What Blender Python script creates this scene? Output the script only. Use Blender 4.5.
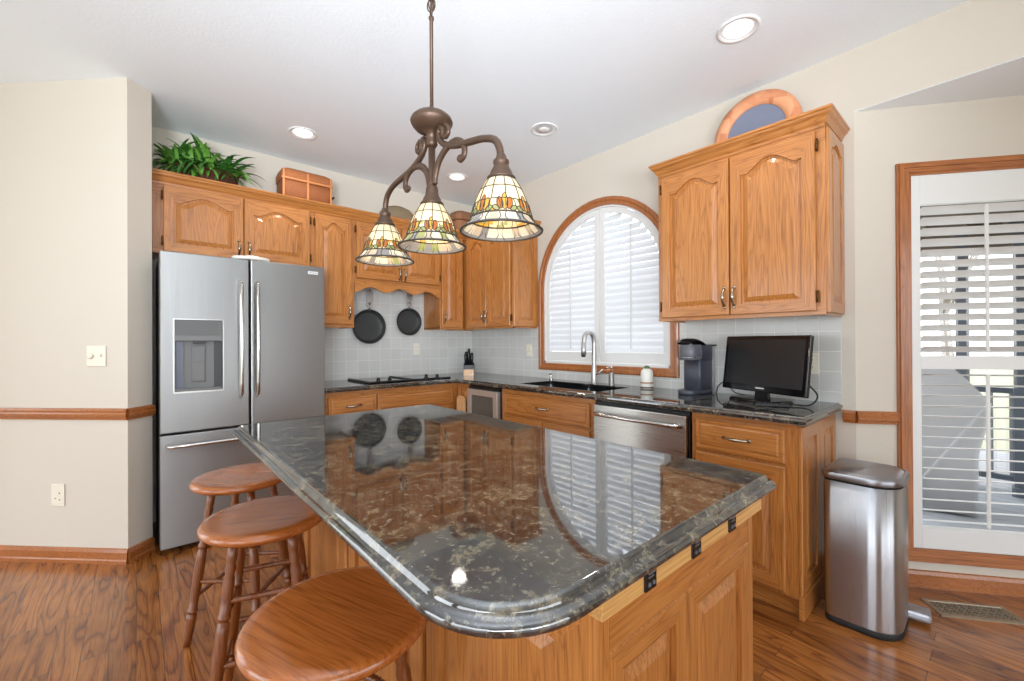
import bpy, bmesh, math, random
from mathutils import Vector, Matrix
random.seed(7)
PI = math.pi
for o in list(bpy.data.objects): bpy.data.objects.remove(o)
S = bpy.context.scene
C = S.collection

# ---------------------------------------------------------------- camera
def make_camera():
    f, yaw, pit, rol = 426.41, math.radians(41.2), math.radians(.163), math.radians(-.2854)
    F = Vector((math.sin(yaw)*math.cos(pit), math.cos(yaw)*math.cos(pit), math.sin(pit)))
    R = Vector((math.cos(yaw), -math.sin(yaw), 0)); U = R.cross(F)
    R2 = R*math.cos(rol)+U*math.sin(rol); U2 = -R*math.sin(rol)+U*math.cos(rol)
    cd = bpy.data.cameras.new('camera'); cam = bpy.data.objects.new('camera', cd); C.objects.link(cam)
    cd.sensor_width = 36; cd.lens = f/1024*36; cd.clip_start = .02; cd.clip_end = 200
    m = Matrix((R2, U2, -F)).transposed().to_4x4(); m.translation = Vector((-2.8116, -3.8911, 1.2485))
    cam.matrix_world = m; S.camera = cam
make_camera()

# ---------------------------------------------------------------- world, exposure, daylight and added fill behind the camera
S.view_settings.view_transform = 'Standard'; S.view_settings.look = 'None'
S.view_settings.gamma = 1; S.view_settings.use_curve_mapping = False
S.view_settings.exposure = 0.25
w = bpy.data.worlds.new('world'); S.world = w; w.use_nodes = True
bg = w.node_tree.nodes['Background']; bg.inputs[0].default_value = (.90, .95, 1, 1); bg.inputs[1].default_value = 3.0

def area(name, loc, target, sx, sy, power, col=(1, 1, 1)):
    l = bpy.data.lights.new(name, 'AREA'); l.shape = 'RECTANGLE'; l.size = sx; l.size_y = sy; l.energy = power; l.color = col
    o = bpy.data.objects.new(name, l); C.objects.link(o); o.location = loc
    o.rotation_euler = (Vector(target)-Vector(loc)).to_track_quat('-Z', 'Y').to_euler(); return o
# added rear fill at assumed windows, and daylight by the left wall's glass door
area('added_rear_fill', (-4.1, -7.85, 1.35), (-4.1, 0, 4.6), 2.3, 2.2, 5, (.86, .94, 1.06))
area('added_rear_fill', (-1.6, -7.85, 1.35), (-1.6, 0, 4.6), 2.3, 2.2, 5, (.86, .94, 1.06))
area('side_window_daylight', (-6.40, -4.6, 1.30), (0, -4.6, 3.6), 2.8, 2.2, 14, (.86, .94, 1.06))
area('side_window_daylight', (-6.40, -1.6, 1.30), (0, -1.6, 3.6), 1.9, 2.2, 16, (.86, .94, 1.06))
# added fill lights without fixtures, unseen behind the camera, to brighten the ceiling
a1 = area('added_ceiling_fill', (-4.3, -4.3, 1.35), (-4.0, -3.9, 3), 1.2, 1.2, 26, (.90, .97, 1.06))
a2 = area('added_bounce_fill', (-3.9, -4.9, 1.25), (-2.3, -2.5, 2.77), .9, .7, 32, (.90, .97, 1.06)); a2.data.spread = math.radians(84)
a3 = area('added_bounce_fill', (-2.6, -5.6, 1.25), (-1.6, -3.1, 2.77), .9, .7, 18, (.90, .97, 1.06)); a3.data.spread = math.radians(84)

# ---------------------------------------------------------------- material helpers
def srgb(r, g, b):
    return tuple(((c/255)/12.92 if c/255 <= .04045 else ((c/255+.055)/1.055)**2.4) for c in (r, g, b))+(1,)
def mat(name, col=None, rough=.5, metal=0, **kw):
    m = bpy.data.materials.new(name); m.use_nodes = True
    b = m.node_tree.nodes['Principled BSDF']
    if col: b.inputs['Base Color'].default_value = col
    b.inputs['Roughness'].default_value = rough; b.inputs['Metallic'].default_value = metal
    for k, v in kw.items(): b.inputs[k].default_value = v
    return m
class NT:
    def __init__(s, m): s.t = m.node_tree; s.b = s.t.nodes['Principled BSDF']
    def n(s, typ, **kw):
        nd = s.t.nodes.new(typ)
        for k, v in kw.items():
            if k.startswith('i_'): nd.inputs[k[2:].replace('_', ' ')].default_value = v
            else: setattr(nd, k, v)
        return nd
    def l(s, a, b): s.t.links.new(a, b)
    def ramp(s, fac, stops):
        r = s.t.nodes.new('ShaderNodeValToRGB'); e = r.color_ramp.elements
        while len(e) < len(stops): e.new(.5)
        for k, (p, c) in enumerate(stops): e[k].position = p; e[k].color = c
        s.l(fac, r.inputs[0]); return r.outputs[0]
    def mapping(s, scale, obj=True, rnd=False, rot=(0, 0, 0)):
        tc = s.n('ShaderNodeTexCoord'); mp = s.n('ShaderNodeMapping'); mp.inputs['Scale'].default_value = scale; mp.inputs['Rotation'].default_value = rot
        src = tc.outputs['Object']
        if rnd:
            oi = s.n('ShaderNodeObjectInfo'); mu = s.n('ShaderNodeMath', operation='MULTIPLY'); mu.inputs[1].default_value = 9.7
            s.l(oi.outputs['Random'], mu.inputs[0]); ad = s.n('ShaderNodeVectorMath', operation='ADD')
            s.l(src, ad.inputs[0]); s.l(mu.outputs[0], ad.inputs[1]); src = ad.outputs[0]
        s.l(src, mp.inputs['Vector']); return mp.outputs[0]
    def bump(s, h, strength=.2, dist=.01):
        b = s.n('ShaderNodeBump'); b.inputs['Strength'].default_value = strength; b.inputs['Distance'].default_value = dist
        s.l(h, b.inputs['Height']); s.l(b.outputs[0], s.b.inputs['Normal'])

def wood(name, axis, light, mid, dark, rough=.32, coat=.4, freq=1.0):
    """flat-sawn oak: cathedral figure plus fine pores, running along one local axis"""
    m = mat(name, rough=rough); t = NT(m)
    def sc(a, c): return tuple(c if i == axis else a for i in range(3))
    v1 = t.mapping(sc(9*freq, .75*freq), rnd=True)
    n1 = t.n('ShaderNodeTexNoise'); n1.inputs['Scale'].default_value = 1; n1.inputs['Detail'].default_value = 2.0; n1.inputs['Roughness'].default_value = .45; t.l(v1, n1.inputs[0])
    k = t.n('ShaderNodeMath', operation='MULTIPLY'); k.inputs[1].default_value = 20; t.l(n1.outputs[0], k.inputs[0])
    fr = t.n('ShaderNodeMath', operation='FRACT'); t.l(k.outputs[0], fr.inputs[0])
    v2 = t.mapping(sc(260*freq, 7*freq), rnd=True)
    n2 = t.n('ShaderNodeTexNoise'); n2.inputs['Scale'].default_value = 1; n2.inputs['Detail'].default_value = 3; t.l(v2, n2.inputs[0])
    v3 = t.mapping(sc(5*freq, .8*freq), rnd=True)
    n3 = t.n('ShaderNodeTexNoise'); n3.inputs['Scale'].default_value = 1; t.l(v3, n3.inputs[0])
    c1 = t.ramp(fr.outputs[0], [(0, dark), (.10, mid), (.4, light), (.92, mid), (1, dark)])
    c2 = t.ramp(n2.outputs[0], [(.34, (.50, .42, .34, 1)), (.52, (1, 1, 1, 1))])
    c3 = t.ramp(n3.outputs[0], [(.3, (.84, .80, .76, 1)), (.7, (1.0, 1.0, 1.0, 1))])
    base = t.n('ShaderNodeMix', data_type='RGBA'); base.inputs[0].default_value = .42
    base.inputs[6].default_value = tuple(light[i]*.5+mid[i]*.5 for i in range(3))+(1,); t.l(c1, base.inputs[7])
    a = t.n('ShaderNodeMix', data_type='RGBA', blend_type='MULTIPLY'); a.inputs[0].default_value = .62; t.l(base.outputs[2], a.inputs[6]); t.l(c2, a.inputs[7])
    b = t.n('ShaderNodeMix', data_type='RGBA', blend_type='MULTIPLY'); b.inputs[0].default_value = .9; t.l(a.outputs[2], b.inputs[6]); t.l(c3, b.inputs[7])
    t.l(b.outputs[2], t.b.inputs['Base Color']); t.b.inputs['Coat Weight'].default_value = coat; t.b.inputs['Coat Roughness'].default_value = .15
    t.bump(n2.outputs[0], .06, .002)
    return m
OL, OM, OD = srgb(203, 139, 74), srgb(180, 112, 50), srgb(112, 60, 24)
OAK = {0: wood('oak_grain_x', 0, OL, OM, OD), 1: wood('oak_grain_y', 1, OL, OM, OD), 2: wood('oak_grain_z', 2, OL, OM, OD)}
TL, TM, TD = srgb(190, 120, 62), srgb(166, 98, 52), srgb(112, 62, 32)
TRIM = {0: wood('trim_oak_x', 0, TL, TM, TD), 1: wood('trim_oak_y', 1, TL, TM, TD), 2: wood('trim_oak_z', 2, TL, TM, TD)}
SL, SM, SD = srgb(184, 110, 50), srgb(162, 88, 36), srgb(110, 56, 22)
STOOL_TOP = wood('stool_seat_wood', 1, SL, SM, srgb(150, 84, 38), .22, .5, .7)
STOOL_LEG = wood('stool_leg_wood', 2, srgb(146, 84, 38), srgb(122, 66, 28), srgb(72, 36, 14), .3, .3)

def floor_material():
    m = mat('oak_floor', rough=.24); t = NT(m)
    tc = t.n('ShaderNodeTexCoord'); sx = t.n('ShaderNodeSeparateXYZ'); t.l(tc.outputs['Object'], sx.inputs[0])
    cx = t.n('ShaderNodeCombineXYZ'); t.l(sx.outputs[1], cx.inputs[0]); t.l(sx.outputs[0], cx.inputs[1])
    br = t.n('ShaderNodeTexBrick'); br.offset = .37; br.inputs['Scale'].default_value = 1; br.inputs['Brick Width'].default_value = 1.1; br.inputs['Row Height'].default_value = .083
    br.inputs['Mortar Size'].default_value = .0011; br.inputs['Mortar Smooth'].default_value = .4; br.inputs['Bias'].default_value = 0
    br.inputs['Color1'].default_value = (0, 0, 0, 1); br.inputs['Color2'].default_value = (1, 1, 1, 1); br.inputs['Mortar'].default_value = (.5, .5, .5, 1); t.l(cx.outputs[0], br.inputs[0])
    # each plank shifts the grain
    off = t.n('ShaderNodeMath', operation='MULTIPLY'); off.inputs[1].default_value = 23; t.l(br.outputs[0], off.inputs[0])
    ad = t.n('ShaderNodeVectorMath', operation='ADD'); t.l(tc.outputs['Object'], ad.inputs[0]); t.l(off.outputs[0], ad.inputs[1])
    def mp(s):
        q = t.n('ShaderNodeMapping'); q.inputs['Scale'].default_value = s; t.l(ad.outputs[0], q.inputs[0]); return q.outputs[0]
    n1 = t.n('ShaderNodeTexNoise'); n1.inputs['Scale'].default_value = 1; n1.inputs['Detail'].default_value = 1.5; n1.inputs['Distortion'].default_value = .25; t.l(mp((9, 1.1, 1)), n1.inputs[0])
    k = t.n('ShaderNodeMath', operation='MULTIPLY'); k.inputs[1].default_value = 9; t.l(n1.outputs[0], k.inputs[0])
    fr = t.n('ShaderNodeMath', operation='FRACT'); t.l(k.outputs[0], fr.inputs[0])
    n2 = t.n('ShaderNodeTexNoise'); n2.inputs['Scale'].default_value = 1; n2.inputs['Detail'].default_value = 3; t.l(mp((220, 8, 1)), n2.inputs[0])
    n3 = t.n('ShaderNodeTexNoise'); n3.inputs['Scale'].default_value = 1; n3.inputs['Detail'].default_value = 2; t.l(mp((3, 1.6, 1)), n3.inputs[0])
    c1 = t.ramp(fr.outputs[0], [(0, srgb(122, 70, 34)), (.10, srgb(146, 88, 44)), (.4, srgb(178, 116, 58)), (.93, srgb(164, 102, 48)), (1, srgb(122, 70, 34))])
    c2 = t.ramp(n2.outputs[0], [(.34, (.55, .48, .42, 1)), (.54, (1, 1, 1, 1))])
    c3 = t.ramp(n3.outputs[0], [(.32, (.62, .58, .54, 1)), (.58, (1, 1, 1, 1))])
    cp = t.ramp(br.outputs[0], [(0, (.80, .74, .68, 1)), (1, (1.08, 1.04, 1.0, 1))])
    cur = c1
    for c, fac in ((c2, .75), (c3, .75), (cp, 1)):
        x = t.n('ShaderNodeMix', data_type='RGBA', blend_type='MULTIPLY'); x.inputs[0].default_value = fac; t.l(cur, x.inputs[6]); t.l(c, x.inputs[7]); cur = x.outputs[2]
    x = t.n('ShaderNodeMix', data_type='RGBA'); t.l(br.outputs['Fac'], x.inputs[0]); t.l(cur, x.inputs[6]); x.inputs[7].default_value = srgb(60, 32, 18)
    t.l(x.outputs[2], t.b.inputs['Base Color']); t.b.inputs['Coat Weight'].default_value = .35; t.b.inputs['Coat Roughness'].default_value = .12
    t.bump(n2.outputs[0], .08, .002); return m
def paint(name, col, rough=.6, bump=.15):
    m = mat(name, col, rough); t = NT(m)
    n = t.n('ShaderNodeTexNoise'); n.inputs['Scale'].default_value = 1; n.inputs['Detail'].default_value = 3; t.l(t.mapping((70, 70, 70)), n.inputs[0])
    t.bump(n.outputs[0], bump, .003); return m
def tile_material(name, ax):
    """square pale wall tile; ax = the horizontal local axis"""
    m = mat(name, rough=.22); t = NT(m)
    tc = t.n('ShaderNodeTexCoord'); sx = t.n('ShaderNodeSeparateXYZ'); t.l(tc.outputs['Object'], sx.inputs[0])
    cx = t.n('ShaderNodeCombineXYZ'); t.l(sx.outputs[ax], cx.inputs[0]); t.l(sx.outputs[2], cx.inputs[1])
    br = t.n('ShaderNodeTexBrick'); br.offset = 0; br.inputs['Scale'].default_value = 1; br.inputs['Brick Width'].default_value = .108; br.inputs['Row Height'].default_value = .108
    br.inputs['Mortar Size'].default_value = .0016; br.inputs['Mortar Smooth'].default_value = .3
    br.inputs['Color1'].default_value = srgb(200, 200, 195); br.inputs['Color2'].default_value = srgb(206, 206, 201); br.inputs['Mortar'].default_value = srgb(236, 235, 230); t.l(cx.outputs[0], br.inputs[0])
    t.l(br.outputs[0], t.b.inputs['Base Color'])
    iv = t.n('ShaderNodeMath', operation='SUBTRACT'); iv.inputs[0].default_value = 1; t.l(br.outputs['Fac'], iv.inputs[1])
    t.bump(iv.outputs[0], .5, .002); return m
def granite_material():
    m = mat('dark_polished_granite', rough=.045); t = NT(m)
    v = t.mapping((1, 1, 1))
    n0 = t.n('ShaderNodeTexNoise'); n0.inputs['Scale'].default_value = 17; n0.inputs['Detail'].default_value = 5; n0.inputs['Roughness'].default_value = .65; n0.inputs['Distortion'].default_value = 1.2; t.l(v, n0.inputs[0])
    n1 = t.n('ShaderNodeTexNoise'); n1.inputs['Scale'].default_value = 75; n1.inputs['Detail'].default_value = 5; n1.inputs['Roughness'].default_value = .7; t.l(v, n1.inputs[0])
    vo = t.n('ShaderNodeTexVoronoi'); vo.inputs['Scale'].default_value = 150; t.l(v, vo.inputs[0])
    a = t.ramp(n0.outputs[0], [(.38, srgb(20, 24, 30)), (.50, srgb(46, 48, 49)), (.64, srgb(104, 96, 80))])
    b = t.ramp(n1.outputs[0], [(.40, (0, 0, 0, 1)), (.555, (0, 0, 0, 1)), (.67, (.8, .8, .8, 1))])
    c = t.ramp(vo.outputs['Color'], [(.2, (.45, .48, .52, 1)), (.8, (1.5, 1.45, 1.3, 1))])
    x = t.n('ShaderNodeMix', data_type='RGBA', blend_type='MULTIPLY'); x.inputs[0].default_value = .9; t.l(a, x.inputs[6]); t.l(c, x.inputs[7])
    y = t.n('ShaderNodeMix', data_type='RGBA'); t.l(b, y.inputs[0]); t.l(x.outputs[2], y.inputs[6]); y.inputs[7].default_value = srgb(132, 126, 108)
    t.l(y.outputs[2], t.b.inputs['Base Color']); t.b.inputs['IOR'].default_value = 2.3
    mr = t.n('ShaderNodeMapRange'); mr.inputs[1].default_value = .35; mr.inputs[2].default_value = .7; mr.inputs[3].default_value = .02; mr.inputs[4].default_value = .07; t.l(n1.outputs[0], mr.inputs[0]); t.l(mr.outputs[0], t.b.inputs['Roughness'])
    t.bump(n1.outputs[0], .02, .0004)
    return m
def steel_material(name, axis, col=srgb(176, 176, 174), rough=.3, rot=.25, an=.85):
    m = mat(name, col, rough, 1.0); t = NT(m)
    sc = tuple(3 if i == axis else 400 for i in range(3))
    n = t.n('ShaderNodeTexNoise'); n.inputs['Scale'].default_value = 1; n.inputs['Detail'].default_value = 2; t.l(t.mapping(sc), n.inputs[0])
    mr = t.n('ShaderNodeMapRange'); mr.inputs[3].default_value = rough*.75; mr.inputs[4].default_value = rough*1.3; t.l(n.outputs[0], mr.inputs[0]); t.l(mr.outputs[0], t.b.inputs['Roughness'])
    t.b.inputs['Anisotropic'].default_value = an; tg = t.n('ShaderNodeTangent', direction_type='RADIAL', axis='Z'); t.l(tg.outputs[0], t.b.inputs['Tangent'])
    t.b.inputs['Anisotropic Rotation'].default_value = rot
    return m
def wicker_material(name, a, b, sc=90):
    m = mat(name, rough=.6); t = NT(m)
    wv = t.n('ShaderNodeTexWave'); wv.wave_type = 'BANDS'; wv.bands_direction = 'Z'; wv.inputs['Scale'].default_value = sc/6; wv.inputs['Distortion'].default_value = 2; wv.inputs['Detail'].default_value = 2; t.l(t.mapping((1, 1, 1)), wv.inputs[0])
    n = t.n('ShaderNodeTexNoise'); n.inputs['Scale'].default_value = sc; t.l(t.mapping((1, 1, .4)), n.inputs[0])
    mx = t.n('ShaderNodeMath', operation='MULTIPLY'); t.l(wv.outputs[1], mx.inputs[0]); t.l(n.outputs[0], mx.inputs[1])
    t.l(t.ramp(mx.outputs[0], [(.05, a), (.55, b)]), t.b.inputs['Base Color']); t.bump(mx.outputs[0], .6, .006); return m
def emit(name, col, s):
    m = bpy.data.materials.new(name); m.use_nodes = True; t = m.node_tree; t.nodes.remove(t.nodes['Principled BSDF'])
    e = t.nodes.new('ShaderNodeEmission'); e.inputs[0].default_value = col; e.inputs[1].default_value = s; t.links.new(e.outputs[0], t.nodes['Material Output'].inputs[0]); return m
def trans_mat(name, col, tr=.5, rough=.3):
    """thin coloured art glass: diffuse + translucent"""
    m = mat(name, col, rough); t = m.node_tree; b = t.nodes['Principled BSDF']
    tl = t.nodes.new('ShaderNodeBsdfTranslucent'); tl.inputs[0].default_value = col; mx = t.nodes.new('ShaderNodeMixShader'); mx.inputs[0].default_value = tr
    t.links.new(b.outputs[0], mx.inputs[1]); t.links.new(tl.outputs[0], mx.inputs[2]); t.links.new(mx.outputs[0], t.nodes['Material Output'].inputs[0]); return m

M = dict(
    wall=paint('wall_paint_cream', srgb(210, 202, 188), .65), ceil=paint('ceiling_paint_white', srgb(238, 245, 249), .8, .3),
    white=paint('white_shutter_paint', srgb(228, 228, 225), .4, .02), floor=floor_material(), granite=granite_material(),
    tile_x=tile_material('backsplash_tile_x', 0), tile_y=tile_material('backsplash_tile_y', 1),
    steel=steel_material('brushed_steel_vertical', 2, srgb(168, 169, 168), .42), steel_h=steel_material('brushed_steel_horizontal', 0, srgb(190, 188, 184), .28),
    can=steel_material('brushed_steel_bin', 2, srgb(186, 187, 190), .30, .25, .98), chrome=mat('polished_nickel', srgb(205, 203, 198), .14, 1),
    nickel=mat('brushed_nickel', srgb(190, 190, 188), .38, .9),
    pewter=mat('antique_pewter', srgb(176, 166, 148), .25, 1), hinge=mat('bronze_hinge', srgb(96, 66, 36), .4, 1),
    bronze=mat('aged_bronze', srgb(80, 60, 46), .45, .5), black=mat('black_plastic', srgb(18, 18, 20), .35), gloss=mat('black_gloss', srgb(14, 14, 17), .08),
    screen=mat('dark_screen', srgb(38, 38, 38), .22), grey=mat('grey_plastic', srgb(96, 98, 104), .3), dgrey=mat('dark_slate_plastic', srgb(66, 70, 80), .35, .2),
    plate=mat('almond_plate', srgb(232, 226, 208), .4), leafm=None, nonstick=mat('nonstick_coating', srgb(58, 60, 60), .38, .2),
    rubber=mat('black_rubber', srgb(24, 24, 24), .7), sink=mat('black_sink_composite', srgb(20, 22, 24), .12),
    lead=mat('dark_lead_came', srgb(62, 54, 44), .45, .4), label=mat('grey_metal_badge', srgb(226, 226, 226), .3, .2),
    glass=mat('window_glass', (1, 1, 1, 1), 0, **{'Transmission Weight': 1, 'IOR': 1.01}),
    disp=mat('dispenser_grey', srgb(112, 113, 112), .45), dispd=mat('dispenser_recess', srgb(62, 63, 64), .5),
    bread=wood('maple_block', 2, srgb(232, 190, 140), srgb(220, 172, 118), srgb(190, 140, 90)), strip=wood('pale_oak_strip', 0, srgb(226, 178, 112), srgb(212, 162, 96), srgb(188, 138, 78)),
)
M['glass'].node_tree.nodes['Principled BSDF'].inputs['Alpha'].default_value = .12

# ---------------------------------------------------------------- mesh helpers
def bx(bm, x0, x1, y0, y1, z0, z1, bev=0, mi=0):
    ms = bmesh.ops.create_cube(bm, size=1)
    vs = ms['verts']
    for v in vs: v.co = Vector(((x0+x1)/2+v.co.x*(x1-x0), (y0+y1)/2+v.co.y*(y1-y0), (z0+z1)/2+v.co.z*(z1-z0)))
    fs = set(f for v in vs for f in v.link_faces)
    for f in fs: f.material_index = mi
    if bev:
        es = list(set(e for v in vs for e in v.link_edges))
        r = bmesh.ops.bevel(bm, geom=es, offset=bev, segments=2, profile=.6, affect='EDGES', clamp_overlap=True)
        for f in r['faces']: f.material_index = mi
def loft(bm, rings, closed=True, cap0=True, cap1=True, mi=0, smooth=True, mifn=None):
    R = [[bm.verts.new(p) for p in r] for r in rings]; n = len(R[0])
    for a in range(len(R)-1):
        for k in range(n if closed else n-1):
            j = (k+1) % n
            f = bm.faces.new((R[a][k], R[a][j], R[a+1][j], R[a+1][k])); f.smooth = smooth
            f.material_index = mifn(a, k) if mifn else mi
    for c, r, rev in ((cap0, R[0], True), (cap1, R[-1], False)):
        if c:
            f = bm.faces.new(list(reversed(r)) if rev else r); f.material_index = mi
    return R
def lathe(bm, prof, cx=0, cy=0, n=24, mi=0, cap0=True, cap1=True, z=0, T=None):
    rings = [[Vector((cx+r*math.cos(2*PI*k/n), cy+r*math.sin(2*PI*k/n), z+h)) for k in range(n)] for r, h in prof]
    if T: rings = [[T @ p for p in r] for r in rings]
    loft(bm, rings, True, cap0, cap1, mi)
def tube(bm, pts, rad, n=10, mi=0, cap=True, flat=1):
    pts = [Vector(p) for p in pts]; N = len(pts)
    if not isinstance(rad, (list, tuple)): rad = [rad]*N
    t0 = (pts[1]-pts[0]).normalized(); up = Vector((0, 0, 1)) if abs(t0.z) < .9 else Vector((1, 0, 0))
    nrm = (up-t0*up.dot(t0)).normalized(); rings = []
    for i in range(N):
        t = (pts[min(i+1, N-1)]-pts[max(i-1, 0)]).normalized()
        nrm = (nrm-t*nrm.dot(t)).normalized(); bn = t.cross(nrm)
        rings.append([pts[i]+(nrm*math.cos(2*PI*k/n)+bn*flat*math.sin(2*PI*k/n))*rad[i] for k in range(n)])
    loft(bm, rings, True, cap, cap, mi)
def spline(pts, k=6):
    P = [Vector(p) for p in pts]; out = []
    for i in range(len(P)-1):
        a, b, c, d = P[max(i-1, 0)], P[i], P[i+1], P[min(i+2, len(P)-1)]
        for s in range(k):
            t = s/k; out.append(.5*((2*b)+(c-a)*t+(2*a-5*b+4*c-d)*t*t+(3*b-a-3*c+d)*t**3))
    out.append(P[-1]); return out
def prism(bm, poly, h0, h1, ax='z', mi=0):
    """extrude a 2-D outline; ax = extrusion axis"""
    def P(a, b, h): return {'z': (a, b, h), 'y': (a, h, b), 'x': (h, a, b)}[ax]
    loft(bm, [[P(a, b, h0) for a, b in poly], [P(a, b, h1) for a, b in poly]], mi=mi, smooth=False)
def obj(name, bm, m, parent=None, kind=None, smooth_angle=None, recalc=True):
    if recalc: bmesh.ops.recalc_face_normals(bm, faces=bm.faces)
    me = bpy.data.meshes.new(name); bm.to_mesh(me); bm.free()
    for q in (m if isinstance(m, (list, tuple)) else [m]): me.materials.append(q)
    o = bpy.data.objects.new(name, me); C.objects.link(o)
    if parent: o.parent = parent
    elif kind: o['kind'] = kind
    return o
def B(): return bmesh.new()
def thing(name, label, cat, loc=(0, 0, 0), rz=0, group=None):
    o = bpy.data.objects.new(name, None); C.objects.link(o); o.empty_display_size = .1
    o.location = loc; o.rotation_euler = (0, 0, rz); return tag(o, label, cat, group)
def tag(o, label, cat, group=None):
    o['label'] = label; o['category'] = cat
    if group: o['group'] = group
    return o
def dup(root, loc, rz, label):
    r = root.copy(); C.objects.link(r); r.location = loc; r.rotation_euler = (0, 0, rz); r['label'] = label
    for ch in list(root.children):
        c = ch.copy(); C.objects.link(c); c.parent = r
        for g in list(ch.children):
            d = g.copy(); C.objects.link(d); d.parent = c
    return r
def struct(name, bm, m, **k): return obj(name, bm, m, kind='structure', **k)

# ================================================================= THE ROOM
HC, HN = 2.769, 2.443           # kitchen ceiling, nook ceiling
ND = Vector((.605, -.796, 0)).normalized(); NN = Vector((.796, .605, 0)).normalized()   # nook wall direction / outward
NO = Vector((0, -3.398, 0))
bm = B(); bx(bm, -6.6, .88, -8.1, .6, -.12, 0); struct('floor', bm, M['floor'])
bm = B(); bx(bm, -6.6, .06, -8.1, .6, HC, HC+.12); struct('ceiling', bm, M['ceil'])
nc = NO+ND*1.25
bm = B(); prism(bm, [(.0005, -3.3985), (nc.x+.1, nc.y), (nc.x+.1, -8.0), (.0005, -8.0)], HN-.003, HN-.0002); struct('ceiling', bm, M['ceil']).name = 'ceiling_nook'

def holed_wall(name, T, u0, u1, z1, zs, hole, m, th=.12):
    """wall in a local u-z plane, hole(u) -> None or list of (lo, hi); built in columns with reveal"""
    bm = B(); n = len(zs)
    us = zs
    def col(a, b, lo0, lo1, hi0, hi1):
        f = []
        for d in (0, th):
            vs = [bm.verts.new(T(u, d, z)) for u, z in ((a, lo0), (b, lo1), (b, hi1), (a, hi0))]
            f.append(vs); bm.faces.new(vs if d == 0 else list(reversed(vs)))
        return f
    for a, b in zip(us[:-1], us[1:]):
        mid = (a+b)/2; h = hole(mid)
        if h is None: col(a, b, 0, 0, z1, z1)
        else:
            l0, t0 = hole(a+1e-5 if hole(a+1e-5) else a); l1, t1 = hole(b-1e-5)
            col(a, b, 0, 0, l0, l1); col(a, b, t0, t1, z1, z1)
            for p, q in ((l0, l1), (t0, t1)):
                bm.faces.new([bm.verts.new(T(a, 0, p)), bm.verts.new(T(b, 0, q)), bm.verts.new(T(b, th, q)), bm.verts.new(T(a, th, p))])
    # side reveals
    inside = [u for u in us if hole(u+1e-5) or hole(u-1e-5)]
    if inside:
        for u, e in ((inside[0], 1e-5), (inside[-1], -1e-5)):
            lo, hi = hole(u+e)
            bm.faces.new([bm.verts.new(T(u, 0, lo)), bm.verts.new(T(u, 0, hi)), bm.verts.new(T(u, th, hi)), bm.verts.new(T(u, th, lo))])
    # rim so that the wall has thickness
    bm.faces.new([bm.verts.new(T(u0, d, z)) for d, z in ((0, 0), (th, 0), (th, z1), (0, z1))])
    bm.faces.new([bm.verts.new(T(u1, d, z)) for d, z in ((0, 0), (th, 0), (th, z1), (0, z1))])
    bm.faces.new([bm.verts.new(T(u, d, z1)) for u, d in ((u0, 0), (u1, 0), (u1, th), (u0, th))])
    return struct(name, bm, m, recalc=False)
# arched window opening in the window wall  (u = -Y)
AC, AR, AZ, ASILL = 1.753, .640, 1.722, 1.035       # centre, opening radius, spring height, sill
def arch_hole(u):
    d = abs(u-AC)
    if d >= AR: return None
    return (ASILL, AZ+math.sqrt(max(AR*AR-d*d, 0)))
us = [0, AC-AR]+[AC-AR*math.cos(PI*k/32) for k in range(1, 32)]+[AC+AR, 3.398]
holed_wall('wall_right', lambda u, d, z: (d, -u, z), 0, 3.398, HC+.02, us, arch_hole, M['wall'])
bm = B(); bx(bm, 0, .12, -8.0, -3.398, HN, HC+.02); struct('wall_header', bm, M['wall'])
bm = B(); bx(bm, -3.6, .12, 0, .12, 0, HC+.02); struct('wall_back', bm, M['wall'])
# diagonal wall stub beside the refrigerator
dg = Vector((-.707, .707, 0)); P0 = Vector((-2.859, -.621, 0)); P1 = Vector((-2.750, -.512, 0))
bm = B(); Q = P0+dg*3.2
prism(bm, [(P0.x, P0.y), (P1.x, P1.y), (-2.750, .1), (-2.9, .3), (Q.x+.3, Q.y+.3), (Q.x, Q.y)], 0, HC+.02); struct('wall_left', bm, M['wall'])
# nook wall with a tall window
W0, W1, WZ0, WZ1 = .235, .975, .205, 2.08
holed_wall('wall_nook', lambda u, d, z: tuple(NO+ND*u+NN*d+Vector((0, 0, z))), 0, 1.25, HN+.05,
           [0, W0, W1, 1.25], lambda u: (WZ0, WZ1) if W0 < u < W1 else None, M['wall'])
bm = B(); bx(bm, nc.x, nc.x+.12, -8.0, nc.y, 0, HN+.05); struct('wall_nook_side', bm, M['wall'])
# rear walls, out of frame; rear openings assumed, put in for light and reflections
def plain_holed(name, T, L, H, holes, m):
    bm = B(); xs = sorted({0, L} | {h[0] for h in holes} | {h[1] for h in holes}); zz = sorted({0, H} | {h[2] for h in holes} | {h[3] for h in holes})
    for a, b in zip(xs[:-1], xs[1:]):
        for c, d in zip(zz[:-1], zz[1:]):
            if any(h[0] <= (a+b)/2 <= h[1] and h[2] <= (c+d)/2 <= h[3] for h in holes): continue
            bm.faces.new([bm.verts.new(T(p, q)) for p, q in ((a, c), (b, c), (b, d), (a, d))])
    struct(name, bm, m)
plain_holed('wall_rear', lambda u, z: (-6.6+u, -8.0, z), 7.5, HC, [(1.3, 3.7, .20, 2.50), (3.8, 6.2, .20, 2.50)], M['wall'])
plain_holed('wall_far_left', lambda u, z: (-6.5, -8.0+u, z), 8.6, HC, [(1.9, 4.9, .15, 2.45), (5.4, 7.4, .15, 2.45)], M['wall'])

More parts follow.
